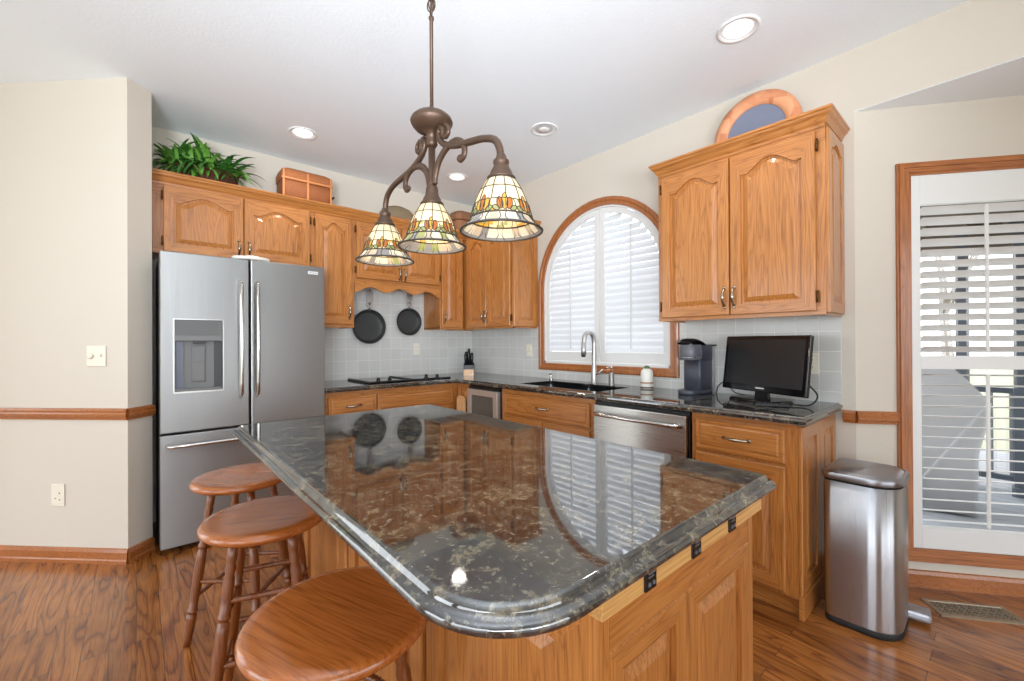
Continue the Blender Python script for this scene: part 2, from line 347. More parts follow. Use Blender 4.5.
# mouldings ---------------------------------------------------------------
def molding(name, a, b, prof, m, out, kind='structure', parent=None, e0=0, e1=0):
    """sweep a 2-D profile (offset from wall, z) from a to b, wall normal out"""
    a, b, out = Vector(a), Vector(b), Vector(out)
    d = (b-a).normalized(); bm = B()
    loft(bm, [[a+out*o+Vector((0, 0, z))+d*(e0*o) for o, z in prof], [b+out*o+Vector((0, 0, z))+d*(e1*o) for o, z in prof]], smooth=False)
    return obj(name, bm, m, parent, kind)
RAIL = [(0, .815), (.012, .815), (.014, .828), (.022, .834), (.024, .848), (.018, .856), (.020, .868), (.014, .880), (0, .880)]
BASE = [(0, 0), (.020, 0), (.020, .018), (.013, .024), (.013, .062), (.008, .078), (0, .082)]
no = -NN
do = Vector((-.707, -.707, 0)); dr = Vector((.707, -.707, 0))
molding('trim_chair_rail_left', P0+dg*3, P0, RAIL, TRIM[0], do, e1=.41)
molding('trim_chair_rail_stub', P0, P1, RAIL, TRIM[0], dr, e0=-.41)
molding('baseboard_left', P0+dg*3, P0, BASE, TRIM[0], do, e1=.41)
molding('baseboard_stub', P0, P1, BASE, TRIM[0], dr, e0=-.41)
molding('trim_chair_rail_right', (0, -3.345, 0), (0, -3.398, 0), RAIL, TRIM[1], (-1, 0, 0))
molding('trim_chair_rail_nook', NO, NO+ND*.18, RAIL, TRIM[0], no)
molding('baseboard_right', (0, -3.345, 0), (0, -3.398, 0), BASE, TRIM[1], (-1, 0, 0))
molding('baseboard_nook', NO, NO+ND*1.25, BASE, TRIM[0], no)

# backsplash tile ---------------------------------------------------------
bm = B(); bx(bm, -1.80, -.006, -.006, 0, .914, 1.76); struct('trim_backsplash_back', bm, M['tile_x'])
bm = B(); bx(bm, -.006, 0, -3.338, -.006, .914, .992); bx(bm, -.006, 0, -1.07, -.006, .992, 1.40); bx(bm, -.006, 0, -3.338, -2.44, .992, 1.40); struct('trim_backsplash_right', bm, M['tile_y'])

# ================================================================= ARCHED WINDOW
def arch_path(r, z0, zs, c=AC, n=28):
    """outline of an arch of radius r in (u, z): left foot up and over to right foot"""
    return [(c-r, z0)]+[(c-r*math.cos(PI*k/n), zs+r*math.sin(PI*k/n)) for k in range(n+1)]+[(c+r, z0)]
def arch_band(bm, ro, ri, z0, x0, x1, mi=0):
    A, Bp = arch_path(ro, z0, AZ), arch_path(ri, z0, AZ); rings = []
    for (a, az), (b, bz) in zip(A, Bp): rings.append([(x0, -a, az), (x1, -a, az), (x1, -b, bz), (x0, -b, bz)])
    loft(bm, rings, mi=mi, smooth=False)
def arch_hw(z, r):
    return r if z <= AZ else math.sqrt(max(0, r*r-(z-AZ)**2))
def build_window():
    bm = B(); RO = .683; rings = []
    prof = [(0, 0), (-.016, .0), (-.022, .010), (-.022, .026), (-.016, .034), (-.016, .060), (0, .064)]  # (x, inward)
    A0 = [(AC-1, ASILL)]
    for k in range(-1, 30):
        ring = []
        for x, inn in prof:
            r = RO-inn
            if k < 0: u, z = AC-r, .992+inn
            elif k > 28: u, z = AC+r, .992+inn
            else: u, z = AC-r*math.cos(PI*k/28), AZ+r*math.sin(PI*k/28)
            ring.append((x, -u, z))
        rings.append(ring)
    rings.append(rings[0])
    loft(bm, rings, cap0=False, cap1=False, smooth=False)
    # wooden jamb liner
    arch_band(bm, .645, .630, ASILL, -.002, .10); bx(bm, -.002, .10, -(AC+.645), -(AC-.645), ASILL, ASILL+.016)
    w = obj('window_1', bm, TRIM[2], kind='structure')
    # sash glass outside
    bm = B(); pts = arch_path(.63, ASILL+.01, AZ); bm.faces.new([bm.verts.new((.105, -u, z)) for u, z in pts]); obj('window_pane', bm, M['glass'], w)
    # white fixed frame + two shutter panels
    bm = B(); arch_band(bm, .630, .606, ASILL+.016, .0, .04); bx(bm, 0, .04, -(AC+.63), -(AC-.63), ASILL+.016, ASILL+.04); obj('shutter_frame', bm, M['white'], w)
    for s in (-1, 1):
        bm = B(); r0, r1 = .604, .560
        # curved outer stile
        rings = []
        for k in range(0, 15):
            a = PI/2*k/14
            ring = []
            for (x, r) in ((.008, r0), (.034, r0), (.034, r1), (.008, r1)):
                u = r*math.cos(a); ring.append((x, -(AC+s*max(u, .004)), AZ+r*math.sin(a)))
            rings.append(ring)
        foot = [(x, -(AC+s*r), ASILL+.042) for (x, r) in ((.008, r0), (.034, r0), (.034, r1), (.008, r1))]
        loft(bm, [foot]+rings, smooth=False)
        a, b = sorted((-(AC+s*.004), -(AC+s*.050))); bx(bm, .0085, .0335, a, b, ASILL+.1245, AZ+.563, .001)
        a, b = sorted((-(AC+s*.004), -(AC+s*.60))); bx(bm, .007, .035, a, b, ASILL+.043, ASILL+.125, .001)
        p = obj('shutter_panel', bm, M['white'], w)
        # louvers, nearly closed
        bm = B(); z = ASILL+.155
        while z < AZ+.52:
            hw = arch_hw(z+.02, .566)
            if hw > .10:
                u0, u1 = (AC+s*.052, AC+s*hw); a, b = sorted((-u0, -u1)); t = math.radians(66); L = .0305
                c, sn = math.cos(t)*L, math.sin(t)*L
                ring = lambda y: [(.022-c, y, z-sn), (.022-c*.0-.003, y, z+.003), (.022+c, y, z+sn), (.022+.003, y, z-.003)]
                loft(bm, [ring(a), ring(b)], smooth=False)
            z += .052
        obj('louvers', bm, M['louver'], p)
        bm = B(); u = AC+s*.30; bx(bm, -.006, .004, -u-.005, -u+.005, ASILL+.15, AZ+.42 if s > 0 else AZ+.30); obj('tilt_rod', bm, M['white'], p)
M['louver'] = trans_mat('white_louver_paint', srgb(240, 242, 244), .35, .4)
build_window()

# ================================================================= NOOK WINDOW (local: u along ND, d outward)
def build_nook_window():
    a = math.atan2(ND.y, ND.x)
    w = bpy.data.objects.new('window_2', None); C.objects.link(w); w.location = NO; w.rotation_euler = (0, 0, a); w['kind'] = 'structure'
    # local: x = u, +y = outward? ND rotated +90 is (.796,.605): outward
    def frame(x0, x1, z0, z1, wd, y0, y1, mats, name):
        bm = B()
        for (pp, mi) in ((((x0, z0), (x0, z1), (x0+wd, z1-wd), (x0+wd, z0+wd)), 0), (((x1, z0), (x1, z1), (x1-wd, z1-wd), (x1-wd, z0+wd)), 0),
                         (((x0, z1), (x1, z1), (x1-wd, z1-wd), (x0+wd, z1-wd)), 1), (((x0, z0), (x1, z0), (x1-wd, z0+wd), (x0+wd, z0+wd)), 1)):
            prism(bm, pp, y0, y1, 'y', mi)
        return obj(name, bm, mats, w)
    frame(.183, 1.035, .128, 2.146, .052, -.016, 0, [TRIM[2], TRIM[0]], 'window_casing')
    frame(.190, 1.028, .135, 2.139, .020, -.024, -.014, [TRIM[2], TRIM[0]], 'window_casing')
    frame(.235, .983, .180, 2.094, .012, -.01, .11, [TRIM[2], TRIM[0]], 'window_jamb')
    bm = B(); bx(bm, .245, .975, .108, .112, .19, 2.08); obj('window_pane', bm, M['glass'], w)
    bm = B()
    x0, x1, z0, z1 = .247, .971, .194, 2.082
    for b_ in ((x0, .290, z0, z1), (.925, x1, z0, z1), (.290, .925, z0, .300), (.290, .925, 1.100, 1.166), (.290, .925, 1.932, z1)):
        bx(bm, b_[0], b_[1], -.004, .026, b_[2], b_[3], .002)
    p = obj('shutter_panel', bm, M['white'], w)
    for zz0, zz1 in ((.306, 1.096), (1.172, 1.930)):
        bm = B(); n = round((zz1-zz0)/.0525); st = (zz1-zz0)/n
        for k in range(n):
            z = zz0+st*(k+.5); t = math.radians(12 if zz0 < 1 else 28); L = .0315; c, sn = math.cos(t)*L, math.sin(t)*L
            ring = lambda x: [(x, .012-c, z+sn), (x, .012-.004*sn/L, z+.0045), (x, .012+c, z-sn), (x, .012+.004*sn/L, z-.0045)]
            loft(bm, [ring(.291), ring(.924)], smooth=False)
        obj('louvers', bm, M['white'], p)
        bm = B(); bx(bm, .545, .556, -.034, -.024, zz0+.02, zz1-.02); obj('tilt_rod', bm, M['white'], p)
build_nook_window()

# ================================================================= CABINETS
def arch_curve(t, h):
    """cathedral shoulder-and-hump outline, t in [-1,1]"""
    q = min(max((abs(t)-.06)/.80, 0), 1); return h*(1-q*q*(3-2*q))-.12*h*math.exp(-((abs(t)-.80)/.10)**2)-.05*h*t*t*(abs(t) < .3)*0
def panel_door(bm, x0, x1, z0, z1, yf, th=.019, arch=.055, fw=.056, nt=20, grain=(0, 1)):
    """raised-panel door, front at y = yf (towards -y). material 0 = grain z, 1 = grain x"""
    W, cx = x1-x0, (x0+x1)/2
    def rect(i, y):
        a0, a1, b0, b1 = x0+i, x1-i, z0+i, z1-i; P = []
        for k in range(6): P.append((a0+(a1-a0)*k/6, y, b0))
        for k in range(4): P.append((a1, y, b0+(b1-b0)*k/4))
        for k in range(nt): P.append((a1-(a1-a0)*k/nt, y, b1))
        for k in range(4): P.append((a0, y, b1-(b1-b0)*k/4))
        return P
    def op(i, y):
        a0, a1, b0, b1 = x0+fw+i, x1-fw-i, z0+fw+i, z1-fw-i-(arch if arch else 0); P = []
        for k in range(6): P.append((a0+(a1-a0)*k/6, y, b0))
        for k in range(4): P.append((a1, y, b0+(b1-b0)*k/4))
        for k in range(nt):
            x = a1-(a1-a0)*k/nt; t = (x-cx)/((a1-a0)/2); P.append((x, y, b1+(arch_curve(t, arch) if arch else 0)))
        for k in range(4): P.append((a0, y, b1-(b1-b0)*k/4))
        return P
    rings = [rect(0, yf+th), rect(0, yf+.004), rect(.004, yf), op(0, yf), op(.0015, yf+.0125), op(.010, yf+.0125), op(.036, yf+.002), op(.040, yf+.002)]
    n = 6+4+nt+4
    def mf(a, k): return 1 if (a == 2 and (k < 6 or 10 <= k < 10+nt)) else 0
    loft(bm, rings, smooth=False, mifn=mf)
def slab_front(bm, x0, x1, z0, z1, yf, th=.019, mi=1):
    """drawer front with a moulded border"""
    def r(i, y): return [(x0+i, y, z0+i), (x1-i, y, z0+i), (x1-i, y, z1-i), (x0+i, y, z1-i)]
    loft(bm, [r(0, yf+th), r(0, yf+.005), r(.005, yf), r(.016, yf), r(.019, yf+.005), r(.024, yf+.005), r(.032, yf), r(.034, yf)], mi=mi, smooth=False)
OAKS = [OAK[2], OAK[0], OAK[1]]
def pull(parent, x, yf, z, vertical=True, L=.095, m=None, wavy=False):
    """arched cabinet pull with two splayed feet"""
    bm = B(); n = 12; pts = []; rad = []
    for k in range(n+1):
        t = k/n*2-1; y = -.004-.026*(1-abs(t)**2.6); w = .0062+.0040*math.exp(-(t/.28)**2)+(.003 if abs(t) > .9 else 0)
        s = t*L/2; o = .006*math.sin(t*PI) if wavy else 0
        pts.append((x+o, yf+y, z+s) if vertical else (x+s, yf+y, z+o)); rad.append(w)
    tube(bm, pts, rad, 8)
    for t in (-1, 1):
        s = t*(L/2+.006); c = (x, yf-.002, z+s) if vertical else (x+s, yf-.002, z)
        T = Matrix.Translation(c) @ Matrix.Rotation(PI/2, 4, 'X')
        lathe(bm, [(.009, -.002), (.010, .001), (.006, .004)], n=10, T=T)
    return obj('handle', bm, m or M['pewter'], parent)
def hinges(parent, x, yf, zs):
    for z in zs:
        bm = B()
        bx(bm, x-.005, x+.005, yf-.003, yf+.014, z-.028, z+.028, .001); lathe(bm, [(.0035, -.03), (.0035, .03)], x, yf-.002, 8, z=z)
        obj('hinge', bm, M['hinge'], parent)
def upper_box(t, x0, x1, z0, z1, d=.31, bottom_lip=True):
    """carcass; local wall at y=0, front face frame at y=-d"""
    bm = B(); bx(bm, x0, x1, -d, -.002, z0+.012, z1, 0, 0)
    bx(bm, x0, x1, -d-.002, -d+.02, z0, z0+.04, .001, 1); bx(bm, x0, x0+.018, -d, -.002, z0, z0+.02); bx(bm, x1-.018, x1, -d, -.002, z0, z0+.02)
    bx(bm, x0, x1, -d-.0022, -d+.01, z1-.09, z1, 0, 1)
    obj('carcass', bm, OAKS, t)
def door(t, x0, x1, z0, z1, yf, hx=None, hz=None, arch=.046, hinge=None, fw=.056, name='door'):
    bm = B(); panel_door(bm, x0, x1, z0, z1, yf, arch=arch, fw=fw); d = obj(name, bm, OAKS, t)
    if hx is not None: pull(d, hx, yf, hz)
    if hinge is not None: hinges(d, hinge, yf+.006, (z0+.07, z1-.07))
    return d
CROWN = [(0, 2.285), (.008, 2.285), (.012, 2.297), (.020, 2.306), (.030, 2.326), (.042, 2.336), (.046, 2.346), (.052, 2.352), (.052, 2.362), (0, 2.362)]
YF = -.335
# --- back wall (local = world)
ZT = 2.31
t = thing('wall_cabinet', 'two-door oak wall cabinet directly above the steel refrigerator', 'cabinet', (0, 0, 0))
upper_box(t, -2.745, -1.782, 1.835, ZT); door(t, -2.690, -2.247, 1.845, 2.281, YF, -2.275, 1.92, hinge=-2.697); door(t, -2.240, -1.799, 1.845, 2.281, YF, -2.212, 1.92, hinge=-1.792)
t = thing('wall_cabinet', 'narrow tall single-door oak wall cabinet right of the refrigerator top', 'cabinet', (0, 0, 0))
upper_box(t, -1.782, -1.445, 1.372, ZT); door(t, -1.757, -1.470, 1.400, 2.276, YF, -1.495, 1.50, hinge=-1.764)
t = thing('wall_cabinet', 'short two-door oak wall cabinet with scalloped valance above the cooktop', 'cabinet', (0, 0, 0))
bm = B(); bx(bm, -1.445, -.610, -.31, -.002, 1.765, ZT); bx(bm, -1.445, -.610, -.312, -.29, 1.75, 1.80, 0, 1); obj('carcass', bm, OAKS, t)
door(t, -1.428, -1.022, 1.795, 2.276, YF, -1.045, 1.86, hinge=-1.436); door(t, -1.014, -.622, 1.795, 2.276, YF, -.992, 1.86, hinge=-.614)
bm = B(); top = [(-.612, 1.765), (-1.443, 1.765)]; bot = []
for k in range(61):
    s = k/60; x = -1.443+.831*s; q = abs(s-.5)*2
    zz = 1.706+.022*math.cos(q*PI*3.0)*(1-q*.25)+(.0 if q < .82 else -.12*(q-.82))
    bot.append((x, zz))
prism(bm, bot+top, -.326, -.308, 'y', 1); obj('valance', bm, OAKS, t)
t = thing('wall_cabinet', 'single-door oak wall cabinet in the corner right of the hanging pans', 'cabinet', (0, 0, 0))
upper_box(t, -.610, -.333, 1.372, ZT); door(t, -.592, -.352, 1.392, 2.276, YF, -.572, 1.49, hinge=None)
# --- window wall (local x -> world -Y, front -> world -X)
RW = -PI/2
t = thing('wall_cabinet', 'two-door oak wall cabinet left of the arched window, pale side panel', 'cabinet', (0, 0, 0), RW)
upper_box(t, .002, 1.045, 1.372, ZT); door(t, .378, .684, 1.392, 2.276, YF, .662, 1.49); door(t, .692, 1.030, 1.392, 2.276, YF, .716, 1.49, hinge=1.037)
def side_panel(t, xs, y0, y1, z0, z1, sign, arch=.03):
    bm = B(); panel_door(bm, y0, y1, z0, z1, 0, th=.016, arch=arch, fw=.05); 
    for v in bm.verts: v.co = Vector((xs-sign*v.co.y*1.0, v.co.x if sign > 0 else v.co.x, v.co.z))
    return obj('side_panel', bm, OAKS, t)
side_panel(t, 1.059, -.305, -.006, 1.385, 2.28, 1)
t = thing('wall_cabinet', 'large two-door oak wall cabinet above the black television, right of arched window', 'cabinet', (0, 0, 0), RW)
upper_box(t, 2.462, 3.343, 1.372, ZT); door(t, 2.494, 2.898, 1.392, 2.270, YF, 2.876, 1.49, hinge=2.487, arch=.058); door(t, 2.906, 3.304, 1.392, 2.270, YF, 2.928, 1.49, hinge=3.311, arch=.058)
side_panel(t, 3.357, -.305, -.006, 1.385, 2.28, 1)
# crown of the right cabinet: three mitred sides
def crown_run(name, path, parent, mats=None):
    """path: list of (point, outward mitre vector) so that point + o*mitre is the offset corner"""
    bm = B(); loft(bm, [[Vector((p[0]+m_[0]*o, p[1]+m_[1]*o, z)) for o, z in CROWN] for p, m_ in path], smooth=False)
    f = [Vector((p[0], p[1], 2.310)) for p, m_ in path]
    return obj(name, bm, mats or [OAK[0]], parent)
crown_run('crown_molding', [((2.475, -.002), (-1, 0)), ((2.475, -.31), (-1, -1)), ((3.330, -.31), (1, -1)), ((3.330, -.002), (1, 0))], t)
bm = B(); bx(bm, 2.462, 3.349, -.31, -.002, 2.30, 2.345); obj('top_board', bm, OAKS, t)
# continuous crown over the back run and round the corner (world coordinates)
bm = B(); path = [((-2.745, -.31), (0, -1)), ((-.31, -.31), (-1, -1)), ((-.31, -1.051), (-1, -1)), ((-.002, -1.051), (0, -1))]
loft(bm, [[Vector((p[0]+m_[0]*o, p[1]+m_[1]*o, z)) for o, z in CROWN] for p, m_ in path], smooth=False)
bx(bm, -2.745, -.31, -.31, -.002, 2.311, 2.345); bx(bm, -.31, -.002, -1.051, -.002, 2.311, 2.345)
tag(obj('crown_molding', bm, [OAK[0]]), 'long oak crown moulding running along the tops of the back cabinets', 'molding')

# --- base cabinets
def base_box(t, x0, x1, d=.60, z1=.879, toe=.09):
    bm = B(); bx(bm, x0, x1, -d, -.01, toe, z1); bx(bm, x0, x1, -d-.002, -d+.01, z1-.028, z1, 0, 1)
    bx(bm, x0+.01, x1-.01, -d+.06, -.02, 0, toe+.01, 0, 1)
    obj('carcass', bm, OAKS, t)
def drawer(t, x0, x1, z0, z1, yf=-.622, handle=True):
    bm = B(); slab_front(bm, x0, x1, z0, z1, yf); d = obj('drawer', bm, OAKS, t)
    if handle: pull(d, (x0+x1)/2, yf, (z0+z1)/2, False, .105, wavy=False)
def bdoor(t, x0, x1, z0, z1, side, yf=-.622, arch=0, knob=True):
    d = door(t, x0, x1, z0, z1, yf, (x1-.028 if side > 0 else x0+.028) if knob else None, z1-.09, arch=arch, hinge=(x0-.006 if side > 0 else x1+.006))
t = thing('base_cabinet', 'oak base cabinet run with drawers under the cooktop on the back wall', 'cabinet', (0, 0, 0))
base_box(t, -1.775, -.605)
for a, b in ((-1.755, -1.385), (-1.375, -.66)): drawer(t, a, b, .69, .835, handle=(a < -1.5))
for a, b, s in ((-1.755, -1.385, 1), (-1.375, -1.022, 1), (-1.014, -.66, -1)): bdoor(t, a, b, .11, .67, s)
t = thing('base_cabinet', 'narrow oak base cabinet in the corner beside the small steel-framed appliance', 'cabinet', (0, 0, 0), RW)
base_box(t, .012, .795); drawer(t, .652, .785, .69, .835, handle=False); bdoor(t, .652, .785, .11, .67, 1, knob=False)
t = thing('base_cabinet', 'oak sink base cabinet with one wide false drawer front below the faucet', 'cabinet', (0, 0, 0), RW)
base_box(t, 1.245, 2.175, z1=.66); bm = B(); bx(bm, 1.245, 2.175, -.602, -.58, .66, .879, 0, 1); obj('front_rail', bm, OAKS, t)
drawer(t, 1.285, 2.140, .685, .842); bdoor(t, 1.285, 1.708, .11, .665, 1); bdoor(t, 1.716, 2.140, .11, .665, -1)
t = thing('base_cabinet', 'oak end base cabinet with one drawer and one door between dishwasher and bin', 'cabinet', (0, 0, 0), RW)
base_box(t, 2.815, 3.300); drawer(t, 2.840, 3.250, .690, .845); bdoor(t, 2.840, 3.250, .11, .672, 1, knob=False)
bm = B(); panel_door(bm, -.60, -.306, .11, .86, 0, th=.016, arch=0, fw=.06); panel_door(bm, -.305, -.012, .11, .86, 0, th=.016, arch=0, fw=.06)
for v in bm.verts: v.co = Vector((3.314-v.co.y, v.co.x, v.co.z))
obj('side_panel', bm, OAKS, t)
bm = B(); loft(bm, [[Vector(p) for p in r] for r in ([(2.815, -.56, 0), (2.815, -.56, .07), (2.815, -.545, .09), (2.815, -.54, .0)], [(3.30, -.56, 0), (3.30, -.56, .07), (3.30, -.545, .09), (3.30, -.54, 0)])], smooth=False)
bx(bm, 3.296, 3.318, -.60, -.01, 0, .105, .004, 1); obj('plinth', bm, [OAK[0], OAK[0], OAK[1]], t)

# ================================================================= COUNTERTOPS
EDGE = [(.0, -.035), (-.003, -.032), (0, -.028), (.004, -.019), (.002, -.011), (-.006, -.007), (-.010, -.006), (-.0125, -.001), (-.016, 0)]   # (outward offset, dz from top)
def l_counter():
    """L-shaped worktop with the sink cut-out"""
    bm = B(); xl, F, ye, z = -1.785, -.651, -3.341, .914
    pts = [(xl, -.008, (0, 0)), (xl, F, (0, -1)), (F, F, (-1, -1)), (F, ye, (-1, -1)), (-.008, ye, (0, -1))]
    rings = [[(px+mx*(o), py+my*(o), z+dz) for px, py, (mx, my) in pts] for o, dz in EDGE]
    # sides: open strips between consecutive outline points
    R = [[bm.verts.new(p) for p in r] for r in rings]
    for a in range(len(R)-1):
        for k in range(len(pts)-1): bm.faces.new((R[a][k], R[a][k+1], R[a+1][k+1], R[a+1][k]))
    sx0, sx1, sy0, sy1 = -.52, -.155, -2.14, -1.36
    ed = .016
    xs = sorted({xl, F+ed, sx0, sx1, -.008}); ys = sorted({ye+ed, sy0, sy1, F+ed, -.008})
    for lev, flip in ((z, False), (z-.035, True)):
        for a, b in zip(xs[:-1], xs[1:]):
            for c, d in zip(ys[:-1], ys[1:]):
                mx, my = (a+b)/2, (c+d)/2
                if my < F+ed and mx < F+ed: continue
                if sx0 < mx < sx1 and sy0 < my < sy1: continue
                f = bm.faces.new([bm.verts.new(p+(lev,)) for p in ((a, c), (b, c), (b, d), (a, d))])
    # cut-out edges
    c4 = [(sx0, sy0), (sx1, sy0), (sx1, sy1), (sx0, sy1)]
    for (p, q) in zip(c4, c4[1:]+c4[:1]): bm.faces.new([bm.verts.new(v) for v in ((*p, z), (*q, z), (*q, z-.035), (*p, z-.035))])
    bmesh.ops.remove_doubles(bm, verts=bm.verts, dist=.0002)
    return obj('countertop', bm, M['granite'])
tag(l_counter(), 'L-shaped dark polished granite countertop along the back and window walls', 'countertop')
def sink():
    t = thing('kitchen_sink', 'black double-bowl sink set into the granite below the arched window', 'sink', (-.3375, -1.75, .72))
    bm = B(); 
    for y0, y1 in ((-.388, -.012), (.012, .388)):
        def r(i, z): 
            out = []; x0, x1, a, b = -.182+i, .182-i, y0+i, y1-i; c = .04
            for cx, cy, st in ((x1-c, a+c, -PI/2), (x1-c, b-c, 0), (x0+c, b-c, PI/2), (x0+c, a+c, PI)):
                for k in range(5): out.append((cx+c*math.cos(st+PI/2*k/4), cy+c*math.sin(st+PI/2*k/4), z))
            return out
        loft(bm, [r(-.0, .186), r(0, .176), r(.008, .02), r(.03, 0), r(.035, -.002)], cap0=False)
        lathe(bm, [(.04, .001), (.036, .003), (.02, .002)], 0, (y0+y1)/2, 16)
    bx(bm, -.19, .19, -.012, .012, .10, .178, .003); bx(bm, -.205, -.18, -.41, .41, .12, .149); bx(bm, .18, .2, -.41, .41, .12, .149)
    obj('basin', bm, M['sink'], t)
sink()
# faucet
t = thing('kitchen_faucet', 'tall brushed-nickel gooseneck pull-down faucet standing behind the black sink', 'faucet', (-.095, -1.775, .914))
bm = B(); lathe(bm, [(.030, 0), (.030, .006), (.025, .012), (.024, .05), (.021, .14), (.017, .155), (.015, .16)], n=20)
tube(bm, spline([(0, 0, .12), (0, 0, .26), (0, 0, .33), (-.020, .0, .385), (-.065, .0, .405), (-.110, .0, .380), (-.125, .0, .32)]), .0180, 14); obj('spout', bm, M['nickel'], t)
bm = B(); tube(bm, [(-.1245, 0, .325), (-.128, 0, .27), (-.130, 0, .225)], [.0190, .0200, .0205], 14); tube(bm, [(-.130, 0, .226), (-.1305, 0, .214)], [.0155, .0145], 14, mi=1); obj('spray_head', bm, [M['nickel'], M['black']], t)
bm = B(); tube(bm, spline([(.0, -.015, .075), (.0, -.045, .085), (.01, -.075, .115)]), [.009]*6+[.008]*5+[.006]*2, 10); obj('lever', bm, M['chrome'], t)
t = thing('soap_dispenser', 'small steel soap pump to the right of the tall faucet', 'soap dispenser', (-.13, -1.965, .914))
bm = B(); lathe(bm, [(.024, 0), (.023, .004), (.021, .012), (.021, .085), (.017, .095), (.008, .10)], n=18); obj('body', bm, M['steel'], t)
bm = B(); lathe(bm, [(.006, .098), (.006, .13), (.010, .132), (.010, .142), (.004, .146)], n=12); tube(bm, [(0, 0, .138), (-.03, .012, .140), (-.046, .018, .132)], .0045, 8); obj('pump', bm, M['chrome'], t)
t = thing('tap', 'tiny chrome filter tap at the left rear corner of the sink', 'tap', (-.09, -1.30, .914))
bm = B(); lathe(bm, [(.018, 0), (.016, .008), (.008, .02), (.007, .055), (.010, .06), (.004, .07)], n=14); tube(bm, [(0, 0, .045), (-.04, -.005, .05), (-.06, -.008, .04)], .004, 8); obj('body', bm, M['chrome'], t)

# island ------------------------------------------------------------------
def rrect(x0, x1, y0, y1, radii, o):
    """rounded rectangle outline offset outward by o; radii: (x1y0, x1y1, x0y1, x0y0)"""
    P = []
    for (cx, cy, sx, sy, st), r in zip(((x1, y0, -1, 1, -PI/2), (x1, y1, -1, -1, 0), (x0, y1, 1, -1, PI/2), (x0, y0, 1, 1, PI)), radii):
        for k in range(11):
            a = st+PI/2*k/10; rr = max(r+o, .001); P.append((cx+sx*r+rr*math.cos(a), cy+sy*r+rr*math.sin(a)))
    return P
IX0, IX1, IY0, IY1 = -2.527, -1.612, -3.525, -1.838
bm = B(); IE = [(-.03, -.035), (-.004, -.035), (.001, -.031), (.004, -.025), (.002, -.018), (-.003, -.0148), (-.012, -.0145), (-.0135, -.009), (-.017, -.003), (-.023, 0)]
loft(bm, [[(x, y, .914+dz) for x, y in rrect(IX0, IX1, IY0, IY1, (.03, .03, .035, .155), o)] for o, dz in IE], smooth=True)
bm.faces.ensure_lookup_table()
tag(obj('island_top', bm, M['granite']), 'large rounded-corner dark granite slab on the kitchen island', 'countertop')
def island():
    t = thing('kitchen_island', 'oak kitchen island base with raised panels under the granite slab', 'island', (-1.96, -2.66, 0))
    x0, x1, y0, y1 = -2.266+1.96, -1.640+1.96, -3.462+2.66, -1.90+2.66
    bm = B(); bx(bm, x0, x1, y0, y1, .085, .877, 0, 0); bx(bm, x0+.03, x1-.05, y0+.05, y1-.05, 0, .09, 0, 0)
    bx(bm, x1-.025, x1+.004, y0-.0125, y0+.03, .085, .877, .002); bx(bm, x0-.0125, x0+.025, y0-.0125, y0+.03, .085, .877, .002)
    obj('carcass', bm, OAKS, t)
    # end face: two raised panels (front -y)
    bm = B(); xa, xb = x0+.008, x1-.008; mid = (xa+xb)/2-.03
    bx(bm, x0+.0255, x1-.0255, y0-.0118, y0+.004, .746, .877, 0, 1)
    for a, b in ((xa+.01, mid), (mid, xb-.012)): panel_door(bm, a, b, .10, .745, y0-.013, th=.016, arch=0, fw=.045)
    obj('end_panel', bm, OAKS, t)
    # stool side: raised panels facing -x
    for k in range(3):
        bm = B(); L = (y1-y0)/3; a, b = y0+L*k+.012, y0+L*(k+1)-.012
        panel_door(bm, a, b, .10, .80, 0, th=.016, arch=0, fw=.06)
        for v in bm.verts: v.co = Vector((x0-.013+v.co.y, v.co.x, v.co.z))
        obj('side_panel', bm, OAKS, t)
    # working side: drawers over doors facing +x
    for k in range(3):
        L = (y1-y0)/3; a, b = y0+L*k+.015, y0+L*(k+1)-.015
        bm = B(); slab_front(bm, a, b, .70, .84, 0)
        for v in bm.verts: v.co = Vector((x1+.02-v.co.y, v.co.x, v.co.z))
        obj('drawer', bm, OAKS, t)
        bm = B(); panel_door(bm, a, b, .11, .68, 0, arch=0)
        for v in bm.verts: v.co = Vector((x1+.02-v.co.y, v.co.x, v.co.z))
        obj('door', bm, OAKS, t)
    # pale power strip with three black outlets under the slab
    bm = B(); ys = y0-.013; bx(bm, -2.300+1.96, -1.662+1.96, ys-.030, ys, .834, .8785, .002); s = obj('power_strip', bm, M['strip'], t); s['label'] = 'pale wood strip with black outlets'
    for X in (-2.172, -2.008, -1.842):
        x = X+1.96; bm = B(); bx(bm, x-.017, x+.017, ys-.034, ys-.028, .8355, .8770, .002)
        o = obj('outlet', bm, M['gloss'], s)
        bm = B(); bx(bm, x-.010, x+.010, ys-.036, ys-.033, .864, .867); bx(bm, x-.010, x-.004, ys-.036, ys-.033, .844, .850); bx(bm, x+.003, x+.009, ys-.036, ys-.033, .844, .850); bx(bm, x-.010, x+.006, ys-.0355, ys-.033, .858, .860)
        bm2 = bm; o2 = obj('outlet_socket', bm2, M['grey'], None); o2.parent = s
island()

